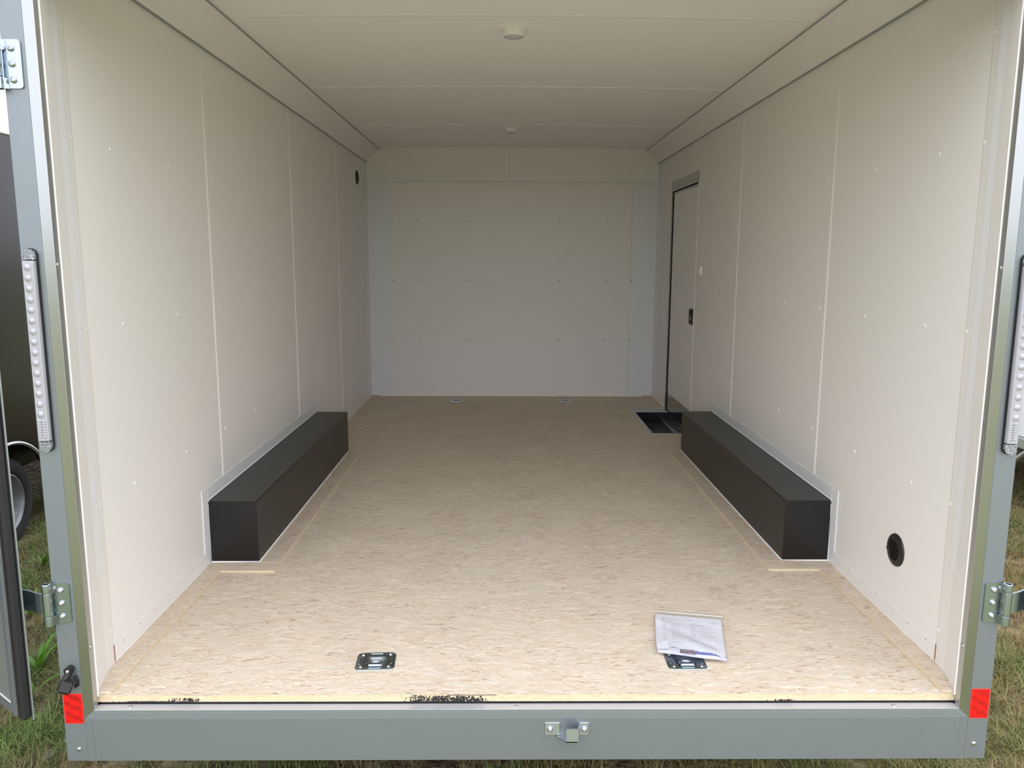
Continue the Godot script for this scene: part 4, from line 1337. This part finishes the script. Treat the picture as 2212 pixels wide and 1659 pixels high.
# ------------------------------------------------------------------ outdoors
func build_neighbours() -> void:
	# dark trailer: its wall faces ours
	var x := -3.08
	var n := thing("cargo_trailer", "black enclosed trailer with a bright wheel arch on the grass", "trailer", Vector3(x, GROUND, -3.2), "parked trailers")
	var o := n.position
	var cz := -2.67
	var cy := -0.30
	# side skin with the wheel arch cut out, drawn in z (as x) and y
	var poly := PackedVector2Array([Vector2(-7.2, -0.22), Vector2(-7.2, 1.93), Vector2(1.2, 1.93), Vector2(1.2, -0.22)])
	var R := 0.385
	for k in 25:
		var t := PI * k / 24.0
		var p := Vector2(cz + R * cos(t) * 1.04, cy + R * sin(t))
		if p.y > -0.22:
			poly.append(p)
	var st := new_st()
	extrude(st, poly, 0.03, Transform3D(Basis(Vector3(0, 0, 1), Vector3(0, 1, 0), Vector3(-1, 0, 0)), Vector3(x, 0, 0) - o))
	obj("side_skin", st.commit(), M["black body paint"], n)
	box("body", Vector3(x - 2.1, -0.2, -7.2) - o, Vector3(x - 0.25, 1.92, 1.2) - o, M["black body paint"], n, 0.01)
	box("well_lining", Vector3(x - 0.249, -0.2, cz - 0.5) - o, Vector3(x - 0.24, 0.12, cz + 0.5) - o, M["black enamel"], n)
	box("top_rail", Vector3(x - 0.06, 1.9305, -7.2) - o, Vector3(x + 0.012, 1.995, 1.2) - o, M["mill aluminium"], n, 0.006)
	box("roof", Vector3(x - 2.1, 1.925, -7.2) - o, Vector3(x - 0.061, 1.98, 1.2) - o, M["white body paint"], n, 0.006)
	st = new_st()
	var arc := []
	for k in 33:
		var t := deg_to_rad(10.0) + deg_to_rad(160.0) * k / 32.0
		arc.append(Vector3(x + 0.004, cy + (R - 0.004) * sin(t), cz + (R - 0.004) * 1.04 * cos(t)) - o)
	tube(st, arc, 0.011, 8)
	obj("arch_trim", st.commit(), M["galvanised steel"], n)
	for w in [cz]:
		st = new_st()
		var xf := Transform3D(face(Vector3.RIGHT), Vector3(x - 0.14, cy, w) - o)
		lathe(st, [Vector2(0.19, -0.06), Vector2(0.27, -0.075), Vector2(0.297, -0.05), Vector2(0.300, 0.0), Vector2(0.298, 0.055), Vector2(0.285, 0.085), Vector2(0.255, 0.098), Vector2(0.215, 0.097), Vector2(0.192, 0.088), Vector2(0.188, 0.07)], 48, xf)
		var ty := obj("tyre", st.commit(), M["tyre rubber"], n)
		st = new_st()
		lathe(st, [Vector2(0.186, 0.088), Vector2(0.192, 0.094), Vector2(0.186, 0.096), Vector2(0.176, 0.07), Vector2(0.165, 0.03), Vector2(0.12, 0.02), Vector2(0.09, 0.045), Vector2(0.05, 0.05), Vector2(0.045, 0.10), Vector2(0.0, 0.105)], 40, xf)
		obj("rim", st.commit(), M["wheel paint"], ty)
	for zz in [-6.0, -4.78, -3.56, -2.34, -1.12, 0.1]:
		box("seam_strip", Vector3(x, 0.2, zz - 0.008) - o, Vector3(x + 0.003, 1.93, zz + 0.008) - o, M["black body paint"], n, 0.001)
	for q in [[-5.6, -0.4], [0.4, -0.4]]:
		box("stand", Vector3(x - 0.4, GROUND, q[0] - 0.04) - o, Vector3(x - 0.32, -0.2, q[0] + 0.04) - o, M["galvanised steel"], n, 0.004)

	# white trailer on the other side
	x = 3.6
	var r := thing("cargo_trailer", "white enclosed trailer with a grey bottom rail on the grass", "trailer", Vector3(x, GROUND, -4.5), "parked trailers")
	o = r.position
	box("body", Vector3(x, -0.036, -9.0) - o, Vector3(x + 2.2, 1.95, -0.9) - o, M["white body paint"], r, 0.01)
	box("bottom_rail", Vector3(x - 0.008, -0.112, -9.0) - o, Vector3(x + 0.06, -0.0365, -0.9) - o, M["painted steel"], r, 0.004)
	box("top_rail", Vector3(x - 0.01, 1.9505, -9.0) - o, Vector3(x + 0.06, 2.02, -0.9) - o, M["mill aluminium"], r, 0.006)
	box("underside", Vector3(x + 0.0605, -0.16, -9.0) - o, Vector3(x + 2.1, -0.0365, -0.9) - o, M["black enamel"], r)
	for k in 19:
		obj("rivet", rivet_mesh, M["chrome"], r, Transform3D(face(Vector3.LEFT).scaled(Vector3.ONE * 1.3), Vector3(x - 0.008, -0.075, -8.7 + 0.42 * k) - o))
	st = new_st()
	tube(st, [Vector3(x + 0.03, -0.11, -3.35) - o, Vector3(x + 0.06, -0.30, -3.62) - o, Vector3(x + 0.06, GROUND + 0.02, -3.62) - o], 0.018, 8)
	obj("stabiliser", st.commit(), M["galvanised steel"], r)
	for w in [-5.2, -6.1]:
		st = new_st()
		var xf := Transform3D(face(Vector3.LEFT), Vector3(x + 0.13, cy, w) - o)
		lathe(st, [Vector2(0.19, -0.06), Vector2(0.27, -0.075), Vector2(0.300, 0.0), Vector2(0.285, 0.085), Vector2(0.255, 0.098), Vector2(0.192, 0.088), Vector2(0.188, 0.07)], 40, xf)
		var ty := obj("tyre", st.commit(), M["tyre rubber"], r)
		st = new_st()
		lathe(st, [Vector2(0.192, 0.09), Vector2(0.176, 0.07), Vector2(0.12, 0.02), Vector2(0.05, 0.05), Vector2(0.0, 0.09)], 32, xf)
		obj("rim", st.commit(), M["wheel paint"], ty)

func blade_mesh(seed_: int) -> ArrayMesh:
	var g := RandomNumberGenerator.new()
	g.seed = seed_
	var st := new_st()
	for b in 7:
		var az := g.randf() * TAU
		var root := Vector3(g.randfn(0, 0.016), -0.004, g.randfn(0, 0.016))
		var ln := g.randf_range(0.035, 0.10)
		var lean := g.randf_range(0.35, 1.35)
		var dir := Vector3(cos(az), 0, sin(az))
		var sidev := Vector3(-dir.z, 0, dir.x)
		var wd := g.randf_range(0.0012, 0.0028)
		var prev := root
		var pw := wd
		for i in range(1, 4):
			var t := i / 3.0
			var cur := root + dir * ln * sin(lean * t) * t + Vector3.UP * ln * t * cos(lean * t * 0.8)
			var cw := wd * (1.0 - t * 0.95)
			var vs := [prev - sidev * pw, prev + sidev * pw, cur + sidev * cw, prev - sidev * pw, cur + sidev * cw, cur - sidev * cw]
			for v in vs:
				st.add_vertex(v)
			prev = cur
			pw = cw
	st.generate_normals()
	return st.commit()

func grass_field(called: String, label: String, regions: Array, pal: Array, seed_: int) -> void:
	rng.seed = seed_
	var patch := FastNoiseLite.new()
	patch.seed = seed_
	patch.frequency = 1.6
	var spots := []
	for r in regions:
		var area: float = (r[1] - r[0]) * (r[3] - r[2])
		for i in int(area * r[4]):
			var p := Vector3(rng.randf_range(r[0], r[1]), GROUND, rng.randf_range(r[2], r[3]))
			var v := patch.get_noise_2d(p.x, p.z)
			if v < -0.28 and rng.randf() < 0.6:
				continue
			spots.append([p, v])
	var n := thing(called, label, "grass", Vector3.ZERO, "", "stuff")
	for variant in 3:
		var mm := MultiMesh.new()
		mm.transform_format = MultiMesh.TRANSFORM_3D
		mm.use_colors = true
		mm.mesh = blade_mesh(seed_ * 10 + variant)
		var mine := []
		for i in range(variant, spots.size(), 3):
			mine.append(spots[i])
		mm.instance_count = mine.size()
		for i in mine.size():
			var s: float = rng.randf_range(0.55, 1.15) * (1.0 + 0.3 * mine[i][1])
			mm.set_instance_transform(i, Transform3D(Basis(Vector3.UP, rng.randf() * TAU).scaled(Vector3(s, s * rng.randf_range(0.5, 1.1), s)), mine[i][0]))
			var t: float = clampf(0.5 + mine[i][1] * 0.9 + rng.randfn(0, 0.28), 0.0, 0.999)
			var f := t * (pal.size() - 1)
			mm.set_instance_color(i, (pal[int(f)] as Color).lerp(pal[int(f) + 1], f - int(f)).srgb_to_linear() * rng.randf_range(0.8, 1.15))
		var o := MultiMeshInstance3D.new()
		o.name = "grass_blades"
		o.multimesh = mm
		o.material_override = M["grass blade"]
		o.set_meta("kind", "stuff")
		n.add_child(o, true)

func build_ground() -> void:
	var g := struct("ground", "grassy lot with bare soil patches under and around the trailers", "ground")
	# gently uneven soil near, flat mown field beyond
	var st := new_st()
	var nz := FastNoiseLite.new()
	nz.seed = 2
	nz.frequency = 1.3
	var hgt := func(x: float, z: float) -> Vector3: return Vector3(x, GROUND - 0.008 + 0.012 * nz.get_noise_2d(x, z), z)
	var x0 := -6.0
	var z0 := -8.0
	for i in 60:
		for j in 42:
			var xa := x0 + i * 0.2
			var za := z0 + j * 0.2
			var ps := [hgt.call(xa, za), hgt.call(xa + 0.2, za), hgt.call(xa + 0.2, za + 0.2), hgt.call(xa, za + 0.2)]
			quad(st, ps[0], ps[1], ps[2], ps[3], Vector3.UP)
	st.index()
	obj("near_soil", st.commit(), M["soil and thatch"], g)
	box("field", Vector3(-90, GROUND - 0.5, -90), Vector3(90, GROUND - 0.021, 90), M["mown grass"], g)

	var green := [Color(0.60, 0.50, 0.38), Color(0.56, 0.50, 0.36), Color(0.52, 0.50, 0.33), Color(0.44, 0.50, 0.27), Color(0.46, 0.58, 0.28)]
	var dry := [Color(0.66, 0.56, 0.40), Color(0.62, 0.54, 0.35), Color(0.57, 0.52, 0.31), Color(0.50, 0.50, 0.28), Color(0.47, 0.52, 0.27)]
	grass_field("trampled_grass", "sparse green grass beside the black trailer", [[-3.1, -1.33, -4.0, 0.4, 1700.0], [-3.7, -1.33, -5.6, -4.0, 1000.0], [-3.6, -3.1, -4.0, -3.0, 900.0], [-3.0, -1.33, 0.4, 2.5, 250.0], [-1.33, 0.0, -0.9, 0.5, 900.0]], green, 31)
	grass_field("dry_grass", "dry yellowish grass beside the white trailer", [[1.33, 3.3, -3.6, 0.4, 1900.0], [3.3, 4.6, -5.6, -2.4, 1300.0], [1.33, 3.3, 0.4, 2.5, 250.0], [0.0, 1.33, -0.9, 0.5, 900.0]], dry, 47)
	# leafy weeds
	rng.seed = 77
	var weeds := [[Vector3(-2.47, 0, -1.78), 1.1, 9, "tall leafy green weed standing beside the lower hinge strap"], [Vector3(-2.12, 0, -1.22), 1.25, 10, "broad leafy green weed below the lower hinge"], [Vector3(-2.02, 0, -1.02), 0.9, 8, "low leafy weed at the foot of the open door's edge"], [Vector3(-2.78, 0, -2.42), 1.0, 8, "leafy weed in front of the black trailer's wheel"], [Vector3(3.55, 0, -3.0), 1.0, 8, "leafy weed at the foot of the white trailer"]]
	for s in weeds:
		var w := thing("weed", s[3], "weed", Vector3(s[0].x, GROUND, s[0].z), "leafy weeds")
		for k in s[2]:
			var az := rng.randf() * TAU
			var dir := Vector3(cos(az), 0, sin(az))
			var sd := Vector3(-dir.z, 0, dir.x)
			var ln: float = rng.randf_range(0.07, 0.15) * s[1]
			var lean := rng.randf_range(0.5, 1.2)
			var wd: float = rng.randf_range(0.006, 0.011) * s[1]
			var s2 := new_st()
			var prev := Vector3(0, -0.005, 0)
			var pw := 0.0015
			for i in range(1, 7):
				var t := i / 6.0
				var cur := dir * ln * sin(lean * t) * sqrt(t) + Vector3.UP * ln * t * cos(lean * t * 0.9)
				var cw := wd * sin(PI * minf(0.98, 0.12 + 0.86 * t))
				quad(s2, prev - sd * pw, prev + Vector3(0, -0.002, 0), cur + Vector3(0, -0.002, 0), cur - sd * cw, Vector3.UP)
				quad(s2, prev + sd * pw, prev + Vector3(0, -0.002, 0), cur + Vector3(0, -0.002, 0), cur + sd * cw, Vector3.UP)
				prev = cur
				pw = cw
			obj("leaf", s2.commit(), M["weed leaf"], w)
	# pebbles
	var peb := [[Vector3(-1.74, 0, -0.64), 0.030, "largest pale pebble lying in the grass below the red reflector"], [Vector3(-1.83, 0, -0.98), 0.016, "small pale pebble in the grass beside the open door's lower corner"], [Vector3(-2.3, 0, -1.62), 0.018, "small pale pebble among the weeds near the hinge strap"]]
	for p in peb:
		var s3 := new_st()
		var r: float = p[1]
		var prof := []
		for k in 6:
			var t := PI * 0.5 * k / 5.0
			prof.append(Vector2(r * cos(t), r * 0.5 * sin(t)))
		lathe(s3, prof, 7)
		var w := thing("pebble", p[2], "pebble", Vector3(p[0].x, GROUND - 0.004, p[0].z), "pebbles in the grass")
		w.rotation.y = rng.randf() * TAU
		obj("stone", s3.commit(), M["pebble"], w, Transform3D(Basis().scaled(Vector3(1.3, 1, 0.8)), Vector3.ZERO))

# ------------------------------------------------------------------
func _ready() -> void:
	# camera
	var cam := Camera3D.new()
	cam.name = "camera"
	cam.position = Vector3(-0.0713, 1.2116, 2.025)
	cam.rotation = Vector3(-0.1588, -0.0103, 0.0037)
	cam.fov = rad_to_deg(2.0 * atan(829.5 / 1704.6))
	cam.near = 0.05
	cam.far = 300.0
	add_child(cam)
	cam.current = true
	# bright overcast sky
	var sky := ProceduralSkyMaterial.new()
	sky.sky_top_color = Color(0.945, 0.955, 0.99)
	sky.sky_horizon_color = Color(0.90, 0.91, 0.95)
	sky.sky_curve = 0.3
	sky.ground_bottom_color = Color(0.45, 0.46, 0.28)
	sky.ground_horizon_color = Color(0.42, 0.43, 0.33)
	sky.sky_energy_multiplier = 1.0
	sky.ground_energy_multiplier = 1.0
	var env := Environment.new()
	env.background_mode = Environment.BG_SKY
	env.sky = Sky.new()
	env.sky.sky_material = sky
	env.tonemap_mode = Environment.TONE_MAPPER_LINEAR
	env.tonemap_exposure = 3.2
	env.sdfgi_enabled = true
	env.ssao_enabled = true
	env.ssil_enabled = true
	var we := WorldEnvironment.new()
	we.name = "sky_and_exposure"
	we.environment = env
	add_child(we)

	# shared small meshes
	var st := new_st()
	lathe(st, [Vector2(0.0062, 0), Vector2(0.0060, 0.0012), Vector2(0.0048, 0.0024), Vector2(0.0030, 0.0031), Vector2(0.0022, 0.0026), Vector2(0.0, 0.0024)], 10)
	screw_mesh = st.commit()
	st = new_st()
	lathe(st, disc_profile(0.0075, 0.0008, 0.004), 10)
	rivet_mesh = st.commit()
	st = new_st()
	lathe(st, [Vector2(0.0085, 0), Vector2(0.0085, 0.0012), Vector2(0.0082, 0.003), Vector2(0.0072, 0.0050), Vector2(0.0056, 0.0066), Vector2(0.0040, 0.0074), Vector2(0.0034, 0.0074), Vector2(0.0030, 0.0048), Vector2(0.0, 0.0048)], 18)
	bolt_mesh = st.commit()

	materials()
	rng.seed = 1
	build_ground()
	build_floor()
	build_walls()
	build_ceiling()
	build_baseboards()
	build_frame()
	build_side_door()
	build_step()
	build_wheel_boxes()
	build_neighbours()
	build_doors()
	build_light_bars()
	build_tie_downs()
	build_papers()
	build_vents()
	build_ceiling_lamps()
	build_keeper()
	build_reflectors()
	build_plate_lamp()
